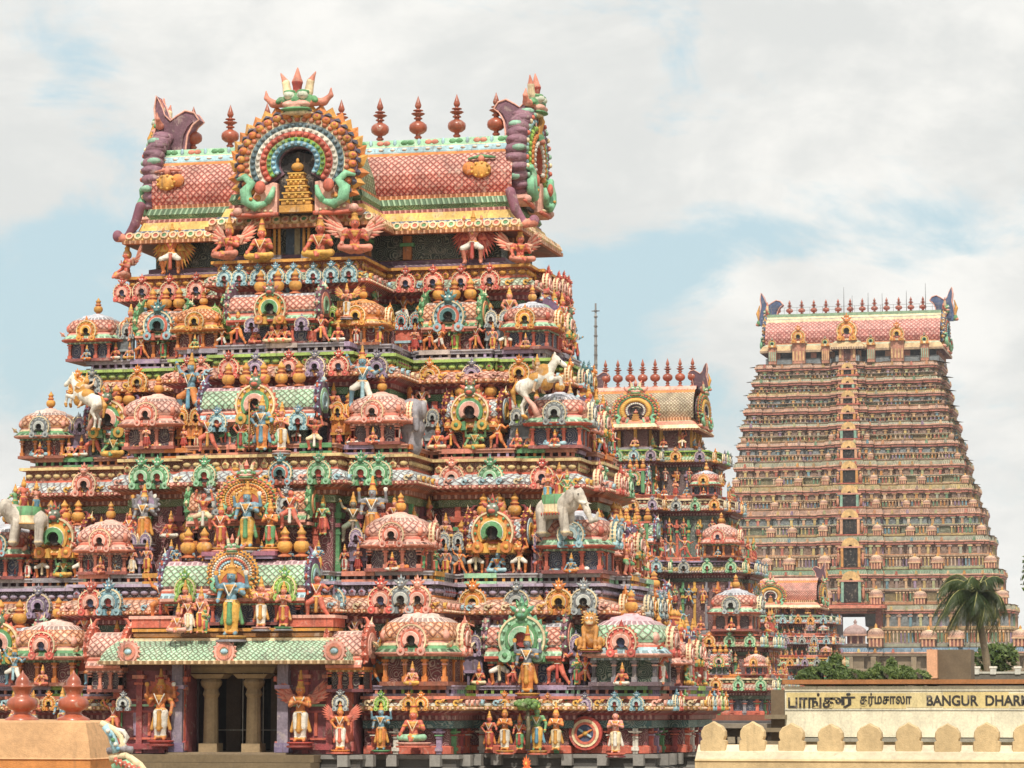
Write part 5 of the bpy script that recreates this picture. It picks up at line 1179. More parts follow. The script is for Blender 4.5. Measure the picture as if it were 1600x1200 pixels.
# ================================================================ generic smaller temple towers seen behind
def auto_tower(name, label, cx, rows, roof, seed, pals, opening=True):
    # rows top to bottom: (right px, plane Y, bay px0, px1, lip py, top py, depth); roof: dict
    r = random.Random(seed)
    Y0 = rows[0][1]; T = Tower(name, label, X(cx, Y0), Y0+3, GZ, None)
    P = []; Zs = []
    for (rp, yf, b0, b1, lp, tp, dep) in rows:
        xr = X(rp, yf); xc = X(cx, yf); yb = yf-1.6
        P.append(tpoly(2*xc-xr, xr, yf, yf+dep/2, (X(b0, yb), X(b1, yb)), yb, None, 0, [], (dep*.2, .4)))
        Zs.append((Z(lp, yf-.6, cx), Z(tp, yf-.6, cx)))
    for i, (rp, yf, b0, b1, lp, tp, dep) in enumerate(rows):
        z0, z1 = Zs[i]; la, lip, fr, bead = pals[i % len(pals)]
        m = MB(); hh = min(.62, 99); cornice(m, P[i], z0, max(z1, z0+.75), la, lip, fr, bead, MAROON, DGREEN, .5, True, -2.2); T.part('cornice', m)
        zt = max(z1, z0+.75)
        for x, y, rz, q in edges(P[i], .62, 1.35): T.put(kd(r.choice(['purple','orange','green','grey','blue'])), x, y, z0-.05, rz, .85)
        zn = Zs[i-1][0]-.6 if i else Z(roof['eave'], Y0-.6, cx)
        if i:
            m = MB(); wall(m, P[i-1], zt, zn, r.choice([H('7c5a64'), H('8a5058'), H('6a7a78')]), [CORAL, GREEN, YELLOW, GREY, ORANGE, LAV], .75, cw=.16); T.part('storey_wall', m)
            m = MB(); balustrade(m, P[i], zt, .25, [CORAL, SALMON, GREY, ORANGE]); T.part('balustrade', m)
            gap = Zs[i-1][0]-zt; s = gap/2.75; xr = X(rp, yf); xc = X(cx, yf); bh = (X(b1, yf)-X(b0, yf))/2
            for g in (1, -1):
                T.put(dome_item(r.choice('acf')), xc+g*(xr-xc-.75*s), yf+.35*s, zt+.2, 0, s, None, dome_kids('a' if i % 2 else 'f', r.choice(['orange','red','grey'])))
                xm = xc+g*((xr-xc)*.52+bh*.42)
                if xr-xc-bh > 3.2*s+1: T.put(sala_item('b', 1.7), xm, yf+.3*s, zt+.2, 0, s, None, sala_kids(r.choice('abd'), r.choice(['fire','purple']), 1.7, 3, 1.2))
            bx = (X(b0, yf-1.6)+X(b1, yf-1.6))/2
            T.put(sala_item('a', 2.0), bx, yf-1.1, zt+.2, 0, (s*bh/1.3*.8, s, s), None, sala_kids('b', 'fire', 2.0, 3, 1.3))
            for x, y, rz, q in edges(P[i], -.05, .8*max(s, .8)):
                it = r.choice(r.choice([RF, RSIT, RD])); T.put(it, x, y, zt+.22, rz+r.uniform(-.2,.2), s*r.uniform(.8,1.15))
            for x, y, rz, q in edges(P[i-1], .25, .9): T.put(r.choice(RF+RD), x, y, zt+gap*.5, rz, s*r.uniform(.7,.95))
            if opening:
                m = MB(); zo = zt+gap*.42; m.box(bx, yf-1.72, zo, .95*s, .24, gap*.5, DARK)
                for g in (-1, 1): m.box(bx+g*.6*s, yf-1.78, zo, .22*s, .34, gap*.56, GREEN)
                m.box(bx, yf-1.78, zo+gap*.3, 1.6*s, .4, .12, CORAL); T.part('doorway', m)
    # roof
    rp, yf = rows[0][0], rows[0][1]; xr = X(roof['right'], yf); xc = X(cx, yf); xl = 2*xc-xr; yc = yf+roof['dep']/2
    zA = max(Zs[0]); ze = Z(roof['eave'], yf-.6, cx); zr = Z(roof['ridge'], yc, cx); b0, b1 = rows[0][2:4]
    rp_ = tpoly(xl+.6, xr-.6, yf+.4, yc, (X(b0, yf-1)+.3, X(b1, yf-1)-.3), yf-1, None, 0, [], None)
    m = MB(); sweep(m, rp_, [(.3,zA),(.3,zA+.2),(.05,zA+.25),(0,zA+.26),(0,ze+.05)], [(GREY,0),(PURPLE,3),(GREY,0),(MAROON,2)])
    for x, y, rz, q in edges(rp_, .05, 1.3): m.box(x, y, (zA+ze)/2+.1, .2, .2, ze-zA-.1, YELLOW)
    T.part('storey_wall', m)
    for x, y, rz, q in edges(rp_, .25, 1.7): T.put(r.choice(RSIT+[bearc]), x, y, zA+.22, rz, 1.15)
    m = MB(); hE = (zr-ze)*.28
    sweep(m, rp_, [(0,ze+.05),(.75,ze-.03),(.8,ze+.1),(.6,ze+hE*.4),(.35,ze+hE*.7),(.15,ze+hE*.75),(.12,ze+hE),(-.2,ze+hE)], [(H('8a4030'),0),(ORANGE,3),(CREAM,0),(SALMON,0),(MINT,0),(ORANGE,3),(ORANGE,0)]); T.part('eave', m)
    zb = ze+hE; hB = zr-zb; w = roof['dep']*.4
    S = [(-w,zb),(-w*1.05,zb+hB*.2),(-w*1.03,zb+hB*.42),(-w*.92,zb+hB*.62),(-w*.76,zb+hB*.78),(-w*.7,zb+hB*.86),(-w*.5,zb+hB*.9),(-w*.45,zr),(0,zr)]
    lc = roof['col']; m = MB(); barrel(m, S, [(lc,1),(lc,1),(lc,1),(lc,1),(ORANGE,0),(SALMON,3),(PINK,0),(SALMON,0)], xl+.3, xr-.3, yc); T.part('roof', m)
    it = lib('gable_arch:o'+name, lambda m: big_kudu(m, petal=CORAL, petal2=GREEN, c_edge=roof['edge'], back=roof['edge'], rings=[(.92,.78,H('5f8f80'),GREEN),(.78,.5,ORANGE,YELLOW),(.5,.36,NAVY,WHITE)], niche=SALMON))
    ks = (zr-ze)*.36
    T.put(it, (X(b0, yf-1.4)+X(b1, yf-1.4))/2, yf-1.3, ze+.1, 0, (ks*1.25, ks, ks), 'round central arch with radiating orange petals')
    for g in (-1, 1):
        T.put(it, xc+g*(xr-xc+.05), yc, ze+.3, g*RZ, (w*.95, 1.2, ks))
        T.put(lib('crest:'+name, lambda m: crest(m, roof['edge'])), xc+g*(xr-xc-.1), yc, zr-.2, 0 if g < 0 else math.pi, ks*.8)
    n = roof['n']
    for i in range(n):
        T.put(kal, xl+(xr-xl)*(i+.85)/(n+.7), yc, zr-.02, 0, roof['ks'])
    # foot
    last = P[-1]; z0 = Zs[-1][0]; zb = Z(roof['foot'], rows[-1][1], cx)
    m = MB(); wall(m, offpath(last, -.1), zb, z0-.6, NAVY, [CORAL, GREEN, H('c9604a'), GREY], .8, cw=.2); T.part('storey_wall', m)
    m = MB(); sweep(m, offpath(last, .25), [(-.6,zb-.01),(0,zb-.01),(0,zb-.35),(.2,zb-.4),(.2,zb-.8),(0,zb-.9),(0,GZ)], [(H('8a4a34'),4),(H('8a4a34'),4)]+[(H('4c4a4c'),4)]*2+[(H('6b5a48'),4)]*2); T.part('plinth', m)
    T.flush()
p2 = [(MINT, YELLOW, GREEN, LIME), (H('c9d3bd'), CORAL, MAROON, CREAM), (H('d9b45a'), GREY, H('3b4a44'), LAV), (SALMON, CREAM, DGREEN, CORAL), (H('c9b8a5'), CORAL, H('6d7f52'), CREAM)]
auto_tower('temple_tower', 'mid sized painted temple tower half hidden behind the right edge of the largest tower', 1002,
    [(1100,203,968,1018,722,705,6),(1118,201.5,962,1022,798,781,7.5),(1146,199.5,955,1030,895,877,9),(1172,197.5,948,1040,1010,992,10),(1190,196.5,940,1045,1078,1064,11)],
    dict(eave=672, ridge=607, right=1088, dep=5.5, col=H('b8ac86'), edge=H('6a4a5a'), n=8, ks=1.05, foot=1117), 5, p2)
auto_tower('temple_tower', 'small painted temple tower with a blue gable edge before the tallest tower', 1212,
    [(1284,303,1180,1222,974,963,6),(1288,301.5,1176,1228,1006,998,7),(1292,300,1172,1232,1040,1032,8)],
    dict(eave=951, ridge=904, right=1276, dep=6, col=H('d98a78'), edge=H('3f6d9c'), n=0, ks=1, foot=1075), 11, [(LBLUE, CORAL, MAROON, MINT), (CORAL, BLUE, DGREEN, PINK), (MINT, SALMON, NAVY, YELLOW)], True)

# ================================================================ the tallest tower, far behind
RT = Tower('temple_tower', 'tallest temple tower standing far away on the right with a dark window in every storey', X(1332,480), 488, GZ, None)
def px_right(py): return np.interp(py, [550,600,650,700,758,800,838,890,945,1011], [1480,1490,1500,1512,1528,1540,1550,1562,1578,1604])
def px_left(py): return np.interp(py, [550,600,640,700,750,800,900,1011], [1181,1168,1156,1145,1137,1120,1098,1060])
def bay_hw(py): return np.interp(py, [560,650,706,779,838,890,1011], [20,26,37,46,48,46,44])
lines = [567,590,611,635,660,689,720,758,795,838,890,945,1011]
def planeR(py): return np.interp(py, [567, 1011], [489, 470])
rr = random.Random(21)
RC = [H('c0906c'), H('b99e62'), H('a4a577'), H('bb8058'), H('989c88'), H('b98f5c'), H('977f78'), H('c9a47c')]
PC = [H('c06a58'), H('5f8a68'), H('c98a3f'), H('d3b79c'), H('8a6f8f'), H('5e8fa0'), H('a8503a'), H('c9b06a')]
lowdome = lib('roof_pavilion:d', lambda m: (m.box(0,0,.35,1.3,1.3,.7,H('8a4a40')), [m.box(x,-.68,.35,.16,.1,.7,H('d9a07a')) for x in (-.55,-.18,.18,.55)], m.box(0,0,.76,1.6,1.6,.14,H('d9b48c')),
    m.lathe([(.8,.8),(.82,1.0),(.74,1.25),(.5,1.45),(.2,1.52),(.1,1.6),(.16,1.7),(0,1.95)], [(H('cf9a80'),0),(H('b98a72'),1),(H('c9a58c'),0),(CREAM,0),(GOLD,0),(GOLD,0),(GOLD,0)], (0,0,0), 12, 4)))
def zpl_(py, Yp): return Z(py, Yp, 1332)
PR = []
for i, py in enumerate(lines):
    yf = planeR(py); xr = X(px_right(py)-23+16*(py-550)/460, yf); xl = X(px_left(py)+8, yf); xc = X(1325, yf-2)
    bh = (X(1325+bay_hw(py), yf)-X(1325-bay_hw(py), yf))/2
    q = [(xc+(xr-xc)*a, xc+(xr-xc)*b, .7) for a, b in ((.42,.6),(.86,.97))]; q2 = [(xc-(xc-xl)*b, xc-(xc-xl)*a, .7) for a, b, in ((.42,.6),(.86,.97))]
    PR.append((tpoly(xl, xr, yf, yf+7, (xc-bh*.5, xc+bh*.5), yf-2.6, (xc-bh, xc+bh), yf-1.6, q2[::-1]+q, (4,.5)), yf, xc, bh, xl, xr))
for i, py in enumerate(lines):
    p, yf, xc, bh, xl, xr = PR[i]; z1 = zpl_(py, yf); nxt = lines[i-1] if i else 548
    last = i == len(lines)-1
    m = MB(); e = .5; hh = .7 if i < 6 else 1.0
    la = [H('c9a084'), H('a9ab8a'), H('b9a05a'), H('c08a6c'), H('a3a88f')][i % 5]
    if py == 890: la = H('6da07a')
    if last: la = H('4f8fb5')
    sweep(m, p, [(0,z1-hh-.5),(.35,z1-hh-.4),(.35,z1-hh-.2),(e,z1-hh),(e,z1-hh+.2),(e-.15,z1-.25),(e-.3,z1-.15),(e-.3,z1-.02),(e-.1,z1),(-4,z1)],
          [(H('a88468'),3),(H('a85a50'),0),(H('9c6654'),3),(H('d9a58c'),0),(la,3),(la,0),(CREAM,3),(H('c9a080'),0),(H('8a7a68'),0)])
    for x, y, rz, k in edges(p, e-.1, 2.6): m.box(x,y,z1-hh+.4,.5,.3,.6,PC[(k*3+i) % 8] if last or k % 4 == 0 else RC[(k*3+i) % 8],0,.5,1)
    RT.part('cornice', m)
    zt = z1
    if i == 0: continue
    pu, yu = PR[i-1][0], PR[i-1][1]; zn = zpl_(lines[i-1], yu)-.75-.5
    if last: pu = pu
    pan = [H('9c8c58'), H('928a5c'), H('a87656'), H('879070'), H('966c62'), H('9c8248')][i % 6]; h = zn-zt
    m = MB(); sk = None
    if last:
        sk = [k for k in range(len(pu)) if abs(pu[k][1]-(yu-2.6)) < .01 and abs(pu[(k+1) % len(pu)][1]-(yu-2.6)) < .01] + [k for k in range(len(pu)) if abs(pu[k][1]-max(a[1] for a in pu)) < .01 and abs(pu[(k+1) % len(pu)][1]-max(a[1] for a in pu)) < .01]
        bk_ = sk[1]; A_, B_ = pu[bk_], pu[(bk_+1) % len(pu)]; hx0, hx1 = X(1291,yu-2.6), X(1364,yu-2.6); sk = sk[:2]
        for u0, u1 in ((min(A_[0],B_[0]), hx0), (hx1, max(A_[0],B_[0]))): m.quad((u1,A_[1],zt),(u0,A_[1],zt),(u0,A_[1],zn),(u1,A_[1],zn), H('8f8258'), 4)
    sweep(m, pu, [(0.5,zt),(.5,zt+h*.1),(.3,zt+h*.14),(.3,zt+h*.46),(.62,zt+h*.5),(.62,zt+h*.56),(.1,zt+h*.6),(0,zn)], [(RC[i % 8],0),(RC[(i+2) % 8],3),(pan,2),(RC[(i+3) % 8],0),(RC[(i+5) % 8],3),(RC[(i+1) % 8],0),(H('9c7460') if i % 3 else H('8796a0'),2)], True, sk)
    for x, y, rz, k in edges(pu, .4, .55 if i > 5 else .7):
        g = (k//3) % 4
        if last and abs(x-(hx0+hx1)/2) < (hx1-hx0)/2+.2 and y < yu: continue
        if g == 3 and i % 2: continue
        c = PC[(k//2+i*3) % 8]
        m.T = Matrix.Translation((x,y,0)) @ Matrix.Rotation(rz, 4, 'Z'); m.box(0,0,zt+h*.3,.2,.2,h*.34,c); m.box(0,-.03,zt+h*.44,.34,.28,h*.05,H('d9b48c')); m.T = None
    for x, y, rz, k in edges(pu, .15, 1.6):
        if last and abs(x-(hx0+hx1)/2) < (hx1-hx0)/2+.4 and y < yu: continue
        m.T = Matrix.Translation((x,y,0)) @ Matrix.Rotation(rz, 4, 'Z'); m.box(0,0,zt+h*.78,.4,.25,h*.38,PC[(k*5+i) % 8] if k % 3 == 0 else RC[(k+i) % 8]); m.box(0,-.05,zt+h*.9,.8,.3,h*.06,RC[(k//2+i) % 8]); m.T = None
    RT.part('storey_wall', m)
    # pavilions, mostly on the corners and beside the bay
    sc = h/2.7
    for g in (-1, 1):
        w = xr-xc if g > 0 else xc-xl
        for f, it in ((.965, lowdome), (.6, lowdome), (.44, lowdome)) if i > 6 else ((.965, lowdome),):
            RT.put(it, xc+g*w*f, yf+.3, zt, 0, (sc*.8, sc*.8, sc*.85))
        if bh > 3: RT.put(lowdome, xc+g*(bh-.6), yf-1.3, zt, 0, (sc*.8, sc*.8, sc*.95))
    if not last:
        m = MB(); ww = 1.1+.12*i if i < 9 else 2.2; yo = yu-3.3; hw = h*.36; zc_ = zt+h*.46
        m.box(xc,yo,zc_,ww,.3,hw*2,H('120c0c'))
        RT.part('window', m)
        m = MB()
        for g in (-1, 1): m.box(xc+g*(ww*.5+.22),yo-.1,zc_,.4,.5,hw*2.1,[H('d9a07a'), H('c98a3f'), H('7fae9a')][i % 3]); m.ball((xc+g*(ww*.5+.8),yo-.2,zc_-.2), (.24,.25,hw*.7), H('c07a5c'), 8, 6); m.ball((xc+g*(ww*.5+.8),yo-.2,zc_+hw*.6), .2, H('c99a5c'), 7, 5)
        m.box(xc,yo-.1,zc_+hw+.12,ww+1.6,.6,.24,H('cf8f78')); m.ring(xc,zc_+hw+.2,.9+.05*i,.3,yo-.35,yo+.1,0,180,H('d9b070'),12); m.box(xc,yo-.2,zt+.12,ww+2.2,.7,.2,H('b5503f'))
        RT.part('window_frame', m)
# lowest great opening: a passage right through
p, yf, xc, bh, xl, xr = PR[-1]; yu = PR[-2][1]
z0 = zpl_(1006, yf); z1 = zpl_(951, yu-2.6); xa, xb = X(1291, yu-2.6), X(1364, yu-2.6)
m = MB(); yb = max(a[1] for a in PR[-2][0])+.4
m.box(xa-.4,(yu-2.8+yb)/2,(z0+z1)/2,.8,yb-yu+3,z1-z0,H('7c3f38')); m.box(xb+.4,(yu-2.8+yb)/2,(z0+z1)/2,.8,yb-yu+3,z1-z0,H('7c3f38')); m.box((xa+xb)/2,(yu-2.8+yb)/2,z1+.3,xb-xa+3,yb-yu+3.6,.5,H('c9705c'))
m.box((xa+xb)/2,yu-4.0,z1+.15,xb-xa+2.2,2.8,.35,H('cf7f66')); m.box((xa+xb)/2,(yu+yb)/2,z0-.2,xb-xa+1.6,yb-yu+8,.4,H('6b5a50'))
RT.part('gateway_passage', m)
# roof of the tall tower
yf = 489.5; yc = yf+7; zA = zpl_(567, 489); ze = zpl_(548, yf-1); zr = zpl_(492, yc); x0, x1 = X(1190, yf), X(1474, yf)
rp_ = tpoly(x0+1.2, x1-1.2, yf+.6, yc, (X(1312,487), X(1339,487)), 487, None, 0, [], None)
m = MB(); sweep(m, rp_, [(.5,zA),(.5,zA+1.0),(.1,zA+1.1),(0,zA+1.1),(0,ze+.3)], [(H('7f98a5'),3),(GREY,0),(GREY,0),(H('2b3340'),0)])
for x, y, rz, k in edges(rp_, .1, 3.1): m.box(x,y,(zA+ze)/2,.9,.5,ze-zA,H('c08a6a') if k % 2 else H('b5705c'))
RT.part('storey_wall', m)
m = MB(); sweep(m, rp_, [(0,ze+.3),(1.3,ze),(1.35,ze+.35),(.9,ze+1.1),(.5,ze+1.4),(.2,ze+1.5),(0,ze+1.6)], [(MAROON,0),(H('d9b48c'),3),(H('c9a878'),0),(H('b9c0a0'),0),(H('d9a58c'),3),(ORANGE,0)]); RT.part('eave', m)
zb = ze+1.4; hB = zr-zb; w = 6
m = MB(); S = [(-w,zb),(-w*1.05,zb+hB*.2),(-w*1.0,zb+hB*.42),(-w*.9,zb+hB*.6),(-w*.78,zb+hB*.72),(-w*.76,zb+hB*.8),(-w*.7,zb+hB*.83),(-w*.6,zb+hB*.9),(-w*.55,zr),(0,zr)]
lc = H('c96a60'); T0 = MB(); barrel(T0, S, [(lc,1),(lc,1),(H('d98a80'),1),(H('d98a80'),1),(CREAM,0),(H('8fa0a8'),3),(CREAM,0),(GREEN,3),(SALMON,0)], x0+.5, x1-.5, yc)
T0.U = [[(a*.32, b*.32) for a, b in u] if mm == 1 else u for u, mm in zip(T0.U, T0.M)]; m.merge(T0); RT.part('roof', m)
for px in range(1217, 1460, 19): RT.put(kal, X(px-1.2,yc), yc, zr, 0, (1.75,1.75,1.4))
bls = lambda m: crest(m, H('3f5f8f'))
for g, x in ((-1, x0), (1, x1)):
    RT.put(lib('crest:r', bls), x, yc, zr-1.2, 0 if g < 0 else math.pi, 2.6)
    RT.put(lib('gable_arch:r', lambda m: big_kudu(m, back=H('3f5f8f'), c_edge=H('4a6f9c'), petal=H('5a7fae'), petal2=CREAM, niche=None)), x-g*.2, yc, ze+.6, g*RZ, (5.2,3,3.0))
for px, s in ((1325,1.8),(1249,1.35),(1403,1.35),(1208,.8),(1291,.8),(1362,.8),(1446,.8)):
    y = 487 if s > 1.5 else 488.8
    m = MB(); zt_ = ze+ (1.6 if s > 1 else 1.0); m.box(X(px,y),y,(zA+zt_)/2,1.5*s,1.2,zt_-zA,H('b97a62'))
    for q in (-.6,-.2,.2,.6): m.box(X(px,y)+q*s,y-.62,(zA+ze)/2+.3,.18*s,.2,(ze-zA)*.8,[H('8fb59a'), H('d9b07a')][px % 2])
    m.box(X(px,y),y,zt_,1.8*s,1.7,.3,CREAM)
    if px == 1325: m.box(X(px,y),y-.7,(zA+ze)/2+.2,1.1,.2,(ze-zA)*.9,H('4a1f1c'))
    RT.part('dormer', m)
    RT.put(kd('orange' if s > 1 else 'mix'), X(px,y), y-.7, zt_-.2, 0, 2.0*s)
m = MB()
for k in range(27):
    x = x0+1+(x1-x0-2)*k/26; m.box(x,yc-2.2,zr+.6,.05,.05,1.25,H('6b6a66'))
m.box((x0+x1)/2,yc-2.2,zr+1.2,x1-x0-2,.05,.05,H('6b6a66')); m.box((x0+x1)/2,yc-2.2,zr+.7,x1-x0-2,.04,.04,H('6b6a66'))
RT.part('railing', m)
for px, h in ((1320,4.4),(1333,3),(1358,3.4),(1380,3.2),(1418,3.5),(1448,4.6)):
    m = MB(); m.tube([(X(px,yc-1.5),yc-1.5,zr),(X(px,yc-1.5),yc-1.5,zr+h)], [.07,.03], H('55585a'), 5); RT.part('lightning_rod', m)
# bare granite base of the tallest tower
p, yf = PR[-1][0], PR[-1][1]; zb = zpl_(1020, yf-1)
m = MB(); st_ = H('7d6e58'); sweep(m, offpath(p, .4), [(-6,zb+.02),(0,zb),(0,zb-.5),(-.6,zb-.6),(-.6,zb-2.4),(.3,zb-2.6),(.3,zb-3.1),(-.3,zb-3.3),(-.3,GZ)], [(st_,4)]*8)
for x, y, rz, k in edges(offpath(p, .4), -.3, 3.4):
    m.box(x,y,(zb-.6+GZ)/2,.8,.5,zb-.6-GZ,H('8a7a62'),4)
    if k % 3 == 1: m.box(x+1.7,y-.1,zb-4.2,1.4,.3,1.6,DARK,4)
RT.part('granite_base', m)
RT.flush()
# ================================================================ foreground and middle ground
m = MB(); m.add([(-9000,-300,GZ),(9000,-300,GZ),(9000,15000,GZ),(-9000,15000,GZ)], [[0,1,2,3]], H('8a7a5f'), 4); struct('ground', m.mesh('ground'))
m = MB(); m.box(-20,91.2,GZ+.004+.06,90,7,.12,H('6f6a62'),4); struct('pavement', m.mesh('pavement'))
PLS = H('ccb183')
def mesh_text(body, size, col, spacing=1.0, shear=0, name='lettering'):
    cu = bpy.data.curves.new(name, 'FONT'); cu.body = body; cu.size = size; cu.extrude = .012; cu.space_character = spacing; cu.offset = .028*size
    o = bpy.data.objects.new(name, cu); COL.objects.link(o); bpy.context.view_layer.update()
    me = bpy.data.meshes.new_from_object(o.evaluated_get(bpy.context.evaluated_depsgraph_get())); bpy.data.objects.remove(o)
    xs = [v.co.x for v in me.vertices]; lo, hi = (min(xs), max(xs)) if xs else (0, 1)
    at = me.attributes.new('Col', 'FLOAT_COLOR', 'FACE'); at.data.foreach_set('color', [c for _ in me.polygons for c in (*col, 1)])
    me.materials.clear(); me.materials.append(MATS['paint'])
    for v in me.vertices: v.co.x -= lo
    return me, hi-lo
# hostel building with painted name
YB = 118.0; xa, xb = X(1221,YB), X(1760,YB); zt = Z(1064,YB,1400); zg = GZ
B = thing('lodging_house', 'long cream building with its name painted in black on a yellow band', 'building', (xa, YB, GZ))
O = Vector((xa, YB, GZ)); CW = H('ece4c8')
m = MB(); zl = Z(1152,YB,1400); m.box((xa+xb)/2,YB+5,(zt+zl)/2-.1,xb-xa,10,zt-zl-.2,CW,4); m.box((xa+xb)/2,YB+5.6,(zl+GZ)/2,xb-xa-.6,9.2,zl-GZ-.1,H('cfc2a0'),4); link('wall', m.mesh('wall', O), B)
m = MB(); m.box((xa+xb)/2,YB+4.95,zt-.03,xb-xa+.1,10.2,.17,H('a86a34'),4); link('coping', m.mesh('coping', O), B)
m = MB(); z0_, z1_ = Z(1107,YB,1400), Z(1082,YB,1400)
r = random.Random(4); x = X(1224,YB)
while x < xb-.3:
    w_ = r.uniform(.9,2.6); c = [H('e0cb8c'), H('e2d09a'), H('e6dab4'), H('dcbc68'), H('e6d9a8')][r.randrange(5)]
    m.box(min(x+w_/2, xb-.2),YB-.006,(z0_+z1_)/2+r.uniform(-.02,.02),w_*.99,.012,(z1_-z0_)*r.uniform(.9,1.0),c,4); x += w_
link('name_band', m.mesh('name_band', O), B)
m = MB()
for zz_ in (z1_+.06, z0_-.06): m.box((xa+xb)/2,YB-.012,zz_,xb-xa-.02,.025,.03,H('a9a89c'),4)
m.box((xa+xb)/2,YB-.5,zl-.1,xb-xa,1.2,.12,H('9a9788'),4); link('sunshade', m.mesh('sunshade', O), B)
m = MB()
for i in range(12): m.box(X(1300,YB)+i*3.1,YB+.95,zl-1.3,1.6,.1,1.7,DARK,4)
link('dark_under_sunshade', m.mesh('dark_under_sunshade', O), B)  # near-black panels paint in the shade beneath the sunshade
for body, p0, p1 in (('பாங்கு', 1227, 1309), ('ர்', 1309, 1331), ('தர்மசாலா', 1338, 1418), ('BANGUR', 1441, 1521), ('DHARMASALA', 1532, 1663)):
    if body == 'பாங்கு': body = 'பாங்கு'
    me, wd = mesh_text(body, 1.0, H('2f2e2c')); ys = [v.co.y for v in me.vertices]
    tw = X(p1,YB)-X(p0,YB); lat = body[0] < 'z'; th = (z1_-z0_)*(.66 if lat else .95)
    h0, h1 = min(ys), max(ys)
    for v in me.vertices: v.co = Vector((v.co.x*tw/wd, (v.co.y-h0)/(h1-h0)*th, v.co.z))
    o = link('lettering', me, B, Vector((X(p0,YB), YB-.02, z0_+((z1_-z0_)-th)/2))-O); o.rotation_euler = (R(90),0,0)
# side wall, stained stone
m = MB(); m.box(X(1211,YB),YB+3,(Z(1078,YB,1210)+GZ)/2,(X(1220.5,YB)-X(1199,YB)),6,Z(1078,YB,1210)-GZ,H('6e5c44'),4)
for i in range(5): m.box(X(1209,YB),YB-.2,Z(1120,YB,1210)-i*.5,.8,.5,.16,H('85765c'),4)
o = link('stone_wall', m.mesh('stone_wall', (X(1210,YB),YB,GZ)), None, (X(1210,YB),YB,GZ)); tagp(o, label='narrow dark stained stone wall at the left end of the cream building', category='wall')
YG = 122; m = MB(); a_, b_ = X(1060,YG), X(1199,YG)
m.box((a_+b_)/2,YG,(Z(1137,YG,1140)+GZ)/2,b_-a_,1.2,Z(1137,YG,1140)-GZ,H('7c6f60'),4); m.box((a_+b_)/2,YG-.4,Z(1137,YG,1140)+.08,b_-a_+.1,1.6,.18,H('8f8475'),4)
for i in range(9): m.box(a_+(b_-a_)*(i+.5)/9,YG-.75,Z(1156,YG,1140),.3,.5,.26,H('a0937c'),4)
o = link('granite_wall', m.mesh('granite_wall', (a_,YG,GZ)), None, (a_,YG,GZ)); tagp(o, label='low granite wall with beam ends below the mid sized tower', category='wall')
# battlement wall
YM = 48.0; pw = thing('battlement_wall', 'sandy plaster wall with a row of rounded battlements in the right foreground', 'wall', (X(1085,YM),YM,GZ)); O = Vector((X(1085,YM),YM,GZ))
xs, xe = X(1086,YM), X(1700,YM); zb_ = Z(1174,YM,1300); zi = Z(1164,YM,1300)
m = MB(); pth = [(xs,YM),(xe,YM)]
profW = [(-.3,zi),(-.1,zi),(.02,zb_+.005),(.04,zb_-.01),(.2,Z(1186,YM,1300)),(.24,Z(1189,YM,1300)),(.22,Z(1191,YM,1300)),(.22,GZ)]
m.add([(xs,YM-o,z) for o, z in profW+[(-.3,GZ)]], [list(range(9))[::-1]], PLS, 4)
sweep(m, pth, profW, [(PLS,4),(H('d9ccb2'),4),(H('d9ccb2'),4),(H('c9bca0'),4),(PLS,4),(PLS,4),(PLS,4)], False)  # slopes coloured paler than the faces, painting in the sunlight on them
link('wall', m.mesh('wall', O), pw)
def merlon(m):
    pts = [(-.235,0),(.235,0),(.235,.17),(.2,.19),(.2,.2),(.222,.25),(.215,.33),(.16,.41),(.06,.455),(0,.49),(-.06,.455),(-.16,.41),(-.215,.33),(-.222,.25),(-.2,.2),(-.2,.19),(-.235,.17)]
    n = len(pts); c0 = (0,.22)
    ins = [(c0[0]+(x-c0[0])*.93, c0[1]+(z-c0[1])*.93 if z > 0 else 0) for x, z in pts]
    v = [(x,-.09,z) for x, z in ins]+[(x,-.06,z) for x, z in pts]+[(x,.12,z) for x, z in pts]
    f = [list(range(n))]+[[i, n+i, n+(i+1) % n, (i+1) % n][::-1] for i in range(n)]+[[n+i, 2*n+i, 2*n+(i+1) % n, n+(i+1) % n][::-1] for i in range(n)]+[[2*n+i for i in range(n)][::-1]]
    m.add(v, f, PLS, 4)
ml = lib('merlon:m', merlon)
for i in range(11):
    px = 1110.5+60.3*i; o = link('merlon', ml[1], pw, Vector((X(px,YM),YM+.06+.004*(i % 3),zb_-.01))-O, rnd.uniform(-.012,.012), (.88,1,rnd.uniform(.9,.97)))
# shrine roof with two urns, lower left
YU = 45.0; xr_ = X(138,YU); xl_ = X(-420,YU); zt_ = Z(1126,YU,100)
S = thing('shrine_roof', 'plain sandy plaster roof in the lower left corner with a carved painted end', 'roof', (xr_,YU,GZ)); O = Vector((xr_,YU,GZ))
zq = Z(1186,YU,100); m = MB(); pth = [(xl_,YU+1.0),(xl_,YU),(xr_,YU),(xr_,YU+1.0)]
OR = H('cfa070')
sweep(m, pth, [(-1.2,zt_+.02),(-.02,zt_),(.06,zt_-.03),(.14,zt_-.3),(.2,zq+.02),(.22,zq),(.2,zq-.02),(.2,zq-.5),(.0,zq-.52),(0,GZ)], [(OR,4),(OR,4),(OR,4),(OR,4),(OR,4),(H('c9763a'),4),(H('d0853f'),4),(H('d0853f'),4),(H('d0853f'),4)], False)  # orange below the lip is a shadow strip put into the colour
link('wall', m.mesh('wall', O), S)
m = MB()
def sp(px, py, dy=0): return (X(px,YU-.3+dy), YU-.3+dy, Z(py,YU-.3+dy,px))
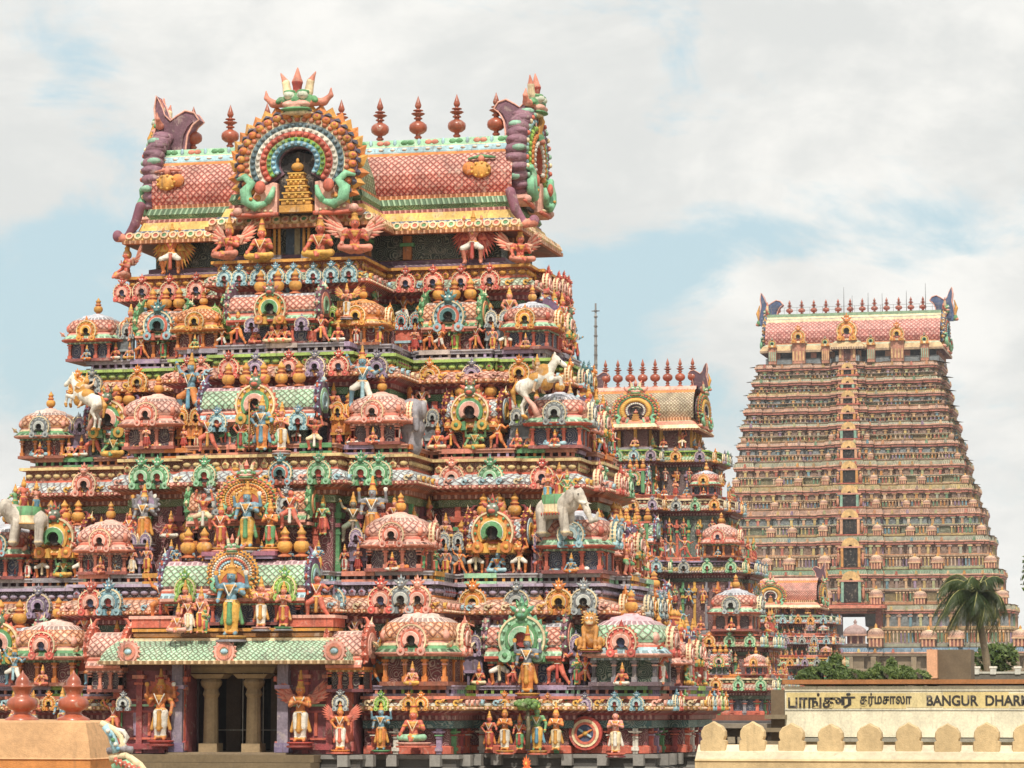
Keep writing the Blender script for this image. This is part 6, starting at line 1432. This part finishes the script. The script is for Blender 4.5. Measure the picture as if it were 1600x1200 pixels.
for pts, rr_, c in (([(165,1130),(186,1140),(197,1152),(200,1163),(192,1172)], .05, CREAM), ([(172,1134),(182,1148),(186,1162),(190,1176)], .07, LBLUE), ([(186,1140),(200,1143),(206,1152),(200,1162),(206,1172)], .04, WHITE),
                    ([(180,1186),(205,1180),(226,1196),(240,1215)], .06, CREAM), ([(176,1174),(196,1169),(214,1172)], .055, GREY), ([(185,1200),(206,1192),(222,1204),(232,1220)], .07, MINT)):
    m.tube([sp(*p) for p in pts], [rr_]*len(pts), c, 8)
for i in range(6): p = Vector(sp(188+i*7,1183+i*3,-.1)); m.leaf(p, Vector((.2,0,-1)).normalized(), Vector((1,0,.2)).normalized(), .14, .08, .03, CORAL, WHITE)
for i in range(5): m.ball(sp(176+i*4,1142+i*7,-.08), .035, [WHITE,BLUE,GREEN][i % 3], 7, 4)
link('gable_ornament', m.mesh('gable_ornament', O), S)
ur = lib('urn_finial:u', urn)
for px, lb in ((43, 'left one of two terracotta urn finials on the sandy plaster roof'), (122, 'right one of two terracotta urn finials on the sandy plaster roof')):
    o = link('urn_finial', ur[1], S, Vector((X(px,YU+.4),YU+.4,zt_+.0))-O, 0, (.43,.43,.49))
YF = 42.0; m = MB(); c0 = Vector((X(822,YF),YF,Z(1204,YF,822)))
for i in range(9):
    a = R(90+(i-4)*17); d = Vector((math.cos(a),0,math.sin(a))); m.leaf(c0+Vector(((i-4)*.02,.01*abs(i-4),0)), d, Vector((-d.z,0,d.x)), .22-.02*abs(i-4), .07, .03, H('e0661f'), YELLOW)
m.lathe([(.16,-.3),(.2,-.1),(.12,-.02),(.0,.05)], (CORAL,0), tuple(c0), 12); m.lathe([(.5,-7.8),(.5,-1),(.9,-.9),(.6,-.5),(.2,-.3)], (OR,4), tuple(c0), 16)
o = link('flame_finial', m.mesh('flame_finial', tuple(c0)), None, c0); tagp(o, label='orange flame shaped finial tip at the bottom edge in front of the tower', category='finial')
# rooftop bits right
YR = 150.0
m = MB(); m.box(X(1451,YR),YR,(Z(1030,YR,1450)+Z(1070,YR,1450))/2,X(1459,YR)-X(1443,YR),.6,Z(1030,YR,1450)-Z(1100,YR,1450),H('dba27c'),4); m.tube([(X(1453,YR),YR,Z(1030,YR,1450)),(X(1453,YR),YR,Z(1022,YR,1450))], .03, WHITE)
m.box(X(1451,YR),YR,(Z(1060,YR,1450)+GZ)/2,X(1459,YR)-X(1443,YR),.6,Z(1060,YR,1450)-GZ,H('dba27c'),4)
o = link('pillar', m.mesh('pillar', (X(1451,YR),YR,GZ)), None, (X(1451,YR),YR,GZ)); tagp(o, label='peach painted square pillar rising behind the cream building', category='pillar')
m = MB(); m.box(X(1484.5,YR),YR+1.2,(Z(1015,YR,1480)+GZ)/2,X(1510,YR)-X(1459.5,YR),2,Z(1015,YR,1480)-GZ,H('6b5a44'),4)
o = link('water_tank', m.mesh('water_tank', (X(1484,YR),YR,GZ)), None, (X(1484,YR),YR,GZ)); tagp(o, label='weathered brown concrete block beside the peach pillar', category='water tank')
W = thing('parapet_wall', 'grey parapet wall with small white posts at the right edge below the palm', 'wall', (X(1512,YR+6),YR+6,GZ)); O = Vector((X(1512,YR+6),YR+6,GZ)); y_ = YR+6
m = MB(); m.box((X(1511,y_)+X(1760,y_))/2,y_,(Z(1052,y_,1550)+GZ)/2,X(1760,y_)-X(1511,y_),.4,Z(1052,y_,1550)-GZ,H('5f5c54'),4); m.box((X(1511,y_)+X(1760,y_))/2,y_,Z(1051,y_,1550),X(1760,y_)-X(1511,y_),.5,.1,H('b9b9ae'),4); link('wall', m.mesh('wall', O), W)
for px in (1519,1545,1583): m = MB(); m.box(X(px,y_),y_-.05,Z(1049,y_,px),.28,.45,.3,H('c9c9c0'),4); m.box(X(px,y_),y_-.05,Z(1049,y_,px)+.2,.36,.5,.1,WHITE,4); link('post', m.mesh('post', O), W)
# radio mast
YT = 330; zt2, zb2 = Z(474,YT,928), GZ; xm_ = X(931,YT)
m = MB(); m.tube([(xm_,YT,zb2),(xm_,YT,Z(560,YT,928)),(xm_,YT,zt2)], [.26,.18,.1], H('7a7a7a'), 6)
for py in (486,495,510,525,540,555,570): m.box(xm_,YT,Z(py,YT,928),.36,.36,.15,H('5f6062'))
m.box(xm_,YT,Z(486,YT,928),.9,.1,.1,H('5f6062'))
o = link('mast', m.mesh('mast', (xm_,YT,GZ)), None, (xm_,YT,GZ)); tagp(o, label='thin grey radio mast standing behind the towers', category='mast')
# shrine glimpsed through the great gateway
YS = 620.0; xs_ = X(1332,YS); zs_ = Z(1006,YS,1332); sh = thing('shrine', 'small domed shrine glimpsed through the great gateway of the tallest tower', 'shrine', (xs_,YS,GZ)); O = Vector((xs_,YS,GZ))
m = MB(); m.box(xs_,YS,(zs_+GZ)/2,5.2,5,zs_-GZ,H('8a7466'),4)
for q in (-2,-.7,.7,2): m.box(xs_+q,YS-1.6,zs_+.8,.4,.4,1.6,H('b58a70'))
m.box(xs_,YS,zs_+.8,3,3,1.5,MAROON); m.box(xs_,YS,zs_+1.75,5.6,5.2,.35,H('b98a74')); link('wall', m.mesh('wall', O), sh)
m = MB(); m.lathe([(2.3,1.9),(2.4,2.3),(2.0,3.0),(1.1,3.6),(.4,3.8),(.25,4.1),(.4,4.4),(0,5)], (H('a88a86'),0), (xs_,YS,zs_), 16, 4); link('roof', m.mesh('roof', O), sh)
# ---------------------------------------------------------------- vegetation
def mk_leafmat():
    m, nt, N, L, b = newmat('foliage'); g = G(nt); a = N.new('ShaderNodeAttribute'); a.attribute_name = 'Col'
    L.new(a.outputs['Color'], b.inputs['Base Color']); b.inputs['Roughness'].default_value = .5
    tr = N.new('ShaderNodeBsdfTranslucent'); L.new(a.outputs['Color'], tr.inputs[0]); mx = N.new('ShaderNodeMixShader'); mx.inputs[0].default_value = .3
    out = [n for n in N if n.type == 'OUTPUT_MATERIAL'][0]; L.new(b.outputs[0], mx.inputs[1]); L.new(tr.outputs[0], mx.inputs[2]); L.new(mx.outputs[0], out.inputs[0])
    MATS['leaf'] = m; ORDER.append('leaf')
mk_leafmat()
LG = [(.06,.1,.02),(.1,.15,.03),(.15,.2,.045),(.07,.11,.03),(.19,.23,.07)]
def foliage(m, blobs, n, size, seed, cols=LG):
    r = random.Random(seed)
    tot = sum(b[3]*b[4]*b[5] for b in blobs)
    for (cx, cy, cz, rx, ry, rz) in blobs:
        k = int(n*rx*ry*rz/tot)
        for _ in range(k):
            u = Vector((r.gauss(0,1), r.gauss(0,1), r.gauss(0,1))).normalized()*(r.random()**.4)
            p = Vector((cx+u.x*rx, cy+u.y*ry, cz+u.z*rz))
            if math.sin(p.x*4.1+seed)*math.sin(p.z*5.7+1)+.5*math.sin(p.x*9+p.z*8) > .62: continue
            a = Vector((r.gauss(0,1), r.gauss(0,1), r.gauss(0,1)-.2)).normalized(); b = a.orthogonal().normalized(); s = size*r.uniform(.6,1.3)
            c = cols[min(len(cols)-1, int(abs(r.gauss(0,1))*1.6))]
            m.add([tuple(p-a*s), tuple(p+b*s*.4), tuple(p+a*s), tuple(p-b*s*.4)], [[0,1,2,3]], c, 6)
YV = 136.0
def bush(name, label, cat, specs, n, seed, Yv=YV, size=.16, cols=LG, trunk=True):
    bl = [(X(px,Yv+dy),Yv+dy,Z(py,Yv,px),rx,ry,rz) for px, py, rx, ry, rz, dy in specs]
    cx = sum(b[0] for b in bl)/len(bl); O = Vector((cx,Yv,GZ)); t = thing(name, label, cat, O)
    m = MB(); foliage(m, bl, n, size, seed, cols); link('crown', m.mesh('crown', O), t)
    m = MB(); 
    for b in bl: m.tube([(cx+(b[0]-cx)*.3,Yv,GZ),(cx+(b[0]-cx)*.6,(Yv+b[1])/2,(GZ+b[2])/2),(b[0],b[1],b[2])], [.16,.1,.03], H('5c4a34'), 6)
    link('trunk', m.mesh('trunk', O), t)
bush('shrub', 'dense dark green shrub left of the others, behind the cream building', 'shrub', [(1270,1058,.9,1,.45,0),(1296,1054,.7,1,.5,.5),(1302,1036,.35,.5,.5,1),(1322,1060,.8,1,.4,0),(1260,1060,.5,.7,.3,0),(1281,1046,.25,.4,.4,.6),(1311,1044,.22,.3,.35,.3)], 11000, 2, size=.1)
bush('shrub', 'brighter green shrub next to the peach pillar behind the cream building', 'shrub', [(1375,1057,.9,1,.45,0),(1400,1056,.7,1,.45,.5),(1428,1059,.6,.8,.35,0),(1350,1060,.5,.7,.3,0),(1388,1042,.28,.4,.45,1),(1366,1046,.2,.3,.35,.3),(1412,1047,.22,.3,.3,.3)], 10500, 3, size=.1, cols=LG[1:]+[(.16,.2,.06)])
bush('tree', 'small round dark green tree under the palm', 'tree', [(1550,1028,1.2,1,.8,0),(1560,1022,.8,.8,.6,0),(1538,1034,.7,.7,.5,0)], 2600, 5, 172, .2, LG[:3])
bush('tree', 'tree tip with dark leaves entering at the right edge', 'tree', [(1606,905,.4,.4,.7,0),(1610,925,.4,.4,.4,0),(1618,880,.6,.5,.5,0)], 420, 6, 120, .14, LG[:2])
# palm bent by the wind
YP_ = 165.0; pc = Vector((X(1519,YP_),YP_,Z(934,YP_,1519))); pb = Vector((X(1541,YP_),YP_,GZ)); pt = thing('palm_tree', 'wind blown coconut palm with drooping fronds at the far right', 'palm tree', pb)
m = MB(); pts = []
for i in range(15): t = i/14; pts.append(pb.lerp(pc, t)+Vector((.9*math.sin(t*math.pi)*.6,0,0)))
m.tube(pts, [.26-.1*i/14+(.02 if i % 2 else 0) for i in range(15)], H('7a6a50'), 10); link('trunk', m.mesh('trunk', pb), pt)
r = random.Random(12)
def frond(m, d0, ln, droop, wind, cols):
    d = Vector(d0).normalized(); p = pc.copy(); n = 26; pts = [p.copy()]; dirs = [d.copy()]
    for i in range(n):
        d = (d+Vector((wind,0,-droop))*(.06+.1*i/n)).normalized(); p = p+d*ln/n; pts.append(p.copy()); dirs.append(d.copy())
    m.tube([tuple(q) for q in pts[::3]], [.045*(1-k/9.5)+.008 for k in range(len(pts[::3]))], H('8a8a45'), 5)
    c = cols[r.randrange(len(cols))]
    for i in range(2, n+1):
        for rep in range(2):
            q = pts[i].lerp(pts[i-1], rep*.5)
            s = dirs[i].cross(Vector((0,0,1)))
            if s.length < .1: s = Vector((0,1,0))
            s.normalize(); t = i/n; L_ = .95*math.sin(math.pi*(.12+.85*t))*r.uniform(.8,1.1)+.12
            for g in (-1, 1):
                v = (s*g*.75+dirs[i]*.45+Vector((wind*.35,0,-.55-.3*r.random()))).normalized(); w_ = dirs[i]*.02
                mid = q+v*L_*.5; tip = q+v*L_+Vector((wind*.12,0,-.16*L_))
                m.add([tuple(q-w_), tuple(q+w_), tuple(mid+w_*.9), tuple(tip), tuple(mid-w_*.9)], [[0,1,2,3,4]], c, 6)
fr = []
for i in range(31):
    a = 2*math.pi*i/31+r.uniform(-.2,.2); el_ = [1.15,.75,.3,-.15][i % 4]+r.uniform(-.15,.15)
    fr.append((math.cos(a)*math.cos(el_), math.sin(a)*math.cos(el_), math.sin(el_)))
PCOL = [(.035,.06,.015),(.055,.085,.02),(.09,.11,.035),(.045,.06,.02)]
for i, d0 in enumerate(fr):
    m = MB(); frond(m, d0, r.uniform(1.9,3.5)*(1.1 if d0[0] < 0 else .85), 1.15, -.42 if d0[2] < .6 else -.25, PCOL); link('frond', m.mesh('frond', pb), pt, (0,0,0))
for k, px in enumerate((1506, 1512, 1545)):
    m = MB(); frond(m, (-.35+.2*k,.1,-.3), 2.6, 2.2, -.1, [(.1,.075,.035),(.12,.09,.04)]); link('frond', m.mesh('frond', pb), pt, (0,0,0), 0, 1, 'withered brown hanging frond')
# ================================================================ camera, sun, sky
cam = bpy.data.cameras.new('camera'); co = bpy.data.objects.new('camera', cam); COL.objects.link(co)
cam.sensor_width = 36; cam.lens = 36*FPX/1600; cam.clip_start = .5; cam.clip_end = 20000
co.matrix_world = Matrix(((rt.x, up.x, -fw.x, 0), (rt.y, up.y, -fw.y, 0), (rt.z, up.z, -fw.z, 0), (0,0,0,1)))
scene.camera = co
SEL, SAZ = R(54), R(12)                    # sun: high, from behind the camera, a little to the right
sd = Vector((math.sin(SAZ)*math.cos(SEL), -math.cos(SAZ)*math.cos(SEL), math.sin(SEL)))
sl = bpy.data.lights.new('sun', 'SUN'); sl.energy = 3.3; sl.angle = R(1.2); sl.color = (1, .93, .82)
so = bpy.data.objects.new('sun', sl); COL.objects.link(so); so.rotation_euler = sd.to_track_quat('Z', 'Y').to_euler(); so.location = (0,0,60)
w = bpy.data.worlds.new('World'); scene.world = w; w.use_nodes = True
nt = w.node_tree; N = nt.nodes; L = nt.links; N.clear(); g = G(nt)
out = N.new('ShaderNodeOutputWorld'); bg = N.new('ShaderNodeBackground'); L.new(bg.outputs[0], out.inputs[0])
sky = N.new('ShaderNodeTexSky'); sky.sky_type = 'NISHITA'; sky.sun_disc = False; sky.sun_elevation = SEL; sky.sun_rotation = math.atan2(sd.x, sd.y); sky.dust_density = 2.5; sky.air_density = 1.2
tc = N.new('ShaderNodeTexCoord'); d = tc.outputs['Generated']
def dirpx(px, py): return (fw*FPX+rt*(px-800)+up*(600-py)).normalized()
def blob(px, py, rx, w_):
    c = dirpx(px, py); n = N.new('ShaderNodeVectorMath'); n.operation = 'DISTANCE'; L.new(d, n.inputs[0]); n.inputs[1].default_value = c
    return g.ss(n.outputs['Value'], 0, rx/FPX, w_, 0)
mp = N.new('ShaderNodeMapping'); L.new(d, mp.inputs[0]); mp.inputs['Scale'].default_value = (1, 1, 1.9)
n1 = g.noise(mp.outputs[0], 14, 9, .6, .5); n2 = g.noise(mp.outputs[0], 30, 6, .6, .2)
n3 = g.noise(mp.outputs[0], 70, 5, .65, .4)
s = g.m('ADD', g.m('ADD', n1, g.m('MULTIPLY', n2, .3)), g.m('MULTIPLY', n3, .08))
holes = [(150,180,170,-.10),(320,190,120,-.06),(60,420,240,-.17),(130,500,250,-.24),(40,620,200,-.26),(180,620,120,-.1),(100,95,110,-.10),(900,440,210,-.19),(920,560,130,-.18),(1010,450,220,-.20),(1120,420,190,-.20),(1250,400,140,-.16),(1380,385,130,-.15),(1500,380,120,-.12),(1090,600,150,-.2),
         (70,265,140,.16),(200,300,90,.06),(1180,505,150,.30),(1060,520,80,.12),(1310,455,110,.26),(960,320,200,.08),(1300,170,450,.10),(500,80,450,.10),(780,230,250,.08),(1560,500,200,.12),(20,780,140,.25)]
for h_ in holes: s = g.m('ADD', s, blob(*h_))
cl = g.ss(s, .44, .66)
shade = g.ss(g.m('ADD', g.noise(mp.outputs[0], 8, 7, .6, .4), g.m('MULTIPLY', n2, .3)), .5, .8)
cloud = g.mix(shade, (7.95, 7.85, 7.5), (6.2, 6.3, 6.15))
# below the horizon the sky image is replaced by dull ground light
hz = N.new('ShaderNodeMix'); hz.data_type = 'RGBA'
skyc = g.mix(.75, sky.outputs[0], (4.8, 6.3, 6.8))
L.new(g.mix(cl, skyc, cloud), bg.inputs[0]); bg.inputs[1].default_value = .1
scene.view_settings.view_transform = 'Standard'; scene.view_settings.look = 'None'; scene.view_settings.gamma = 1
scene.view_settings.exposure = 0.34

HZ = True
if HZ:
    lo = Vector((-330, -30, GZ-1)); hi = Vector((330, 700, 75)); m = MB(); c = (lo+hi)/2; s_ = hi-lo; m.box(*c, *s_, WHITE, 0)
    me = m.mesh('haze'); me.materials.clear(); mt = bpy.data.materials.new('haze_air'); mt.use_nodes = True; nt = mt.node_tree; nt.nodes.clear()
    o_ = nt.nodes.new('ShaderNodeOutputMaterial'); v_ = nt.nodes.new('ShaderNodeVolumePrincipled'); v_.inputs['Color'].default_value = (.9,.93,.97,1); v_.inputs['Density'].default_value = .00016; v_.inputs['Anisotropy'].default_value = .3
    nt.links.new(v_.outputs[0], o_.inputs['Volume']); me.materials.append(mt); ho = struct('haze', me, (0,0,0), 'stuff')
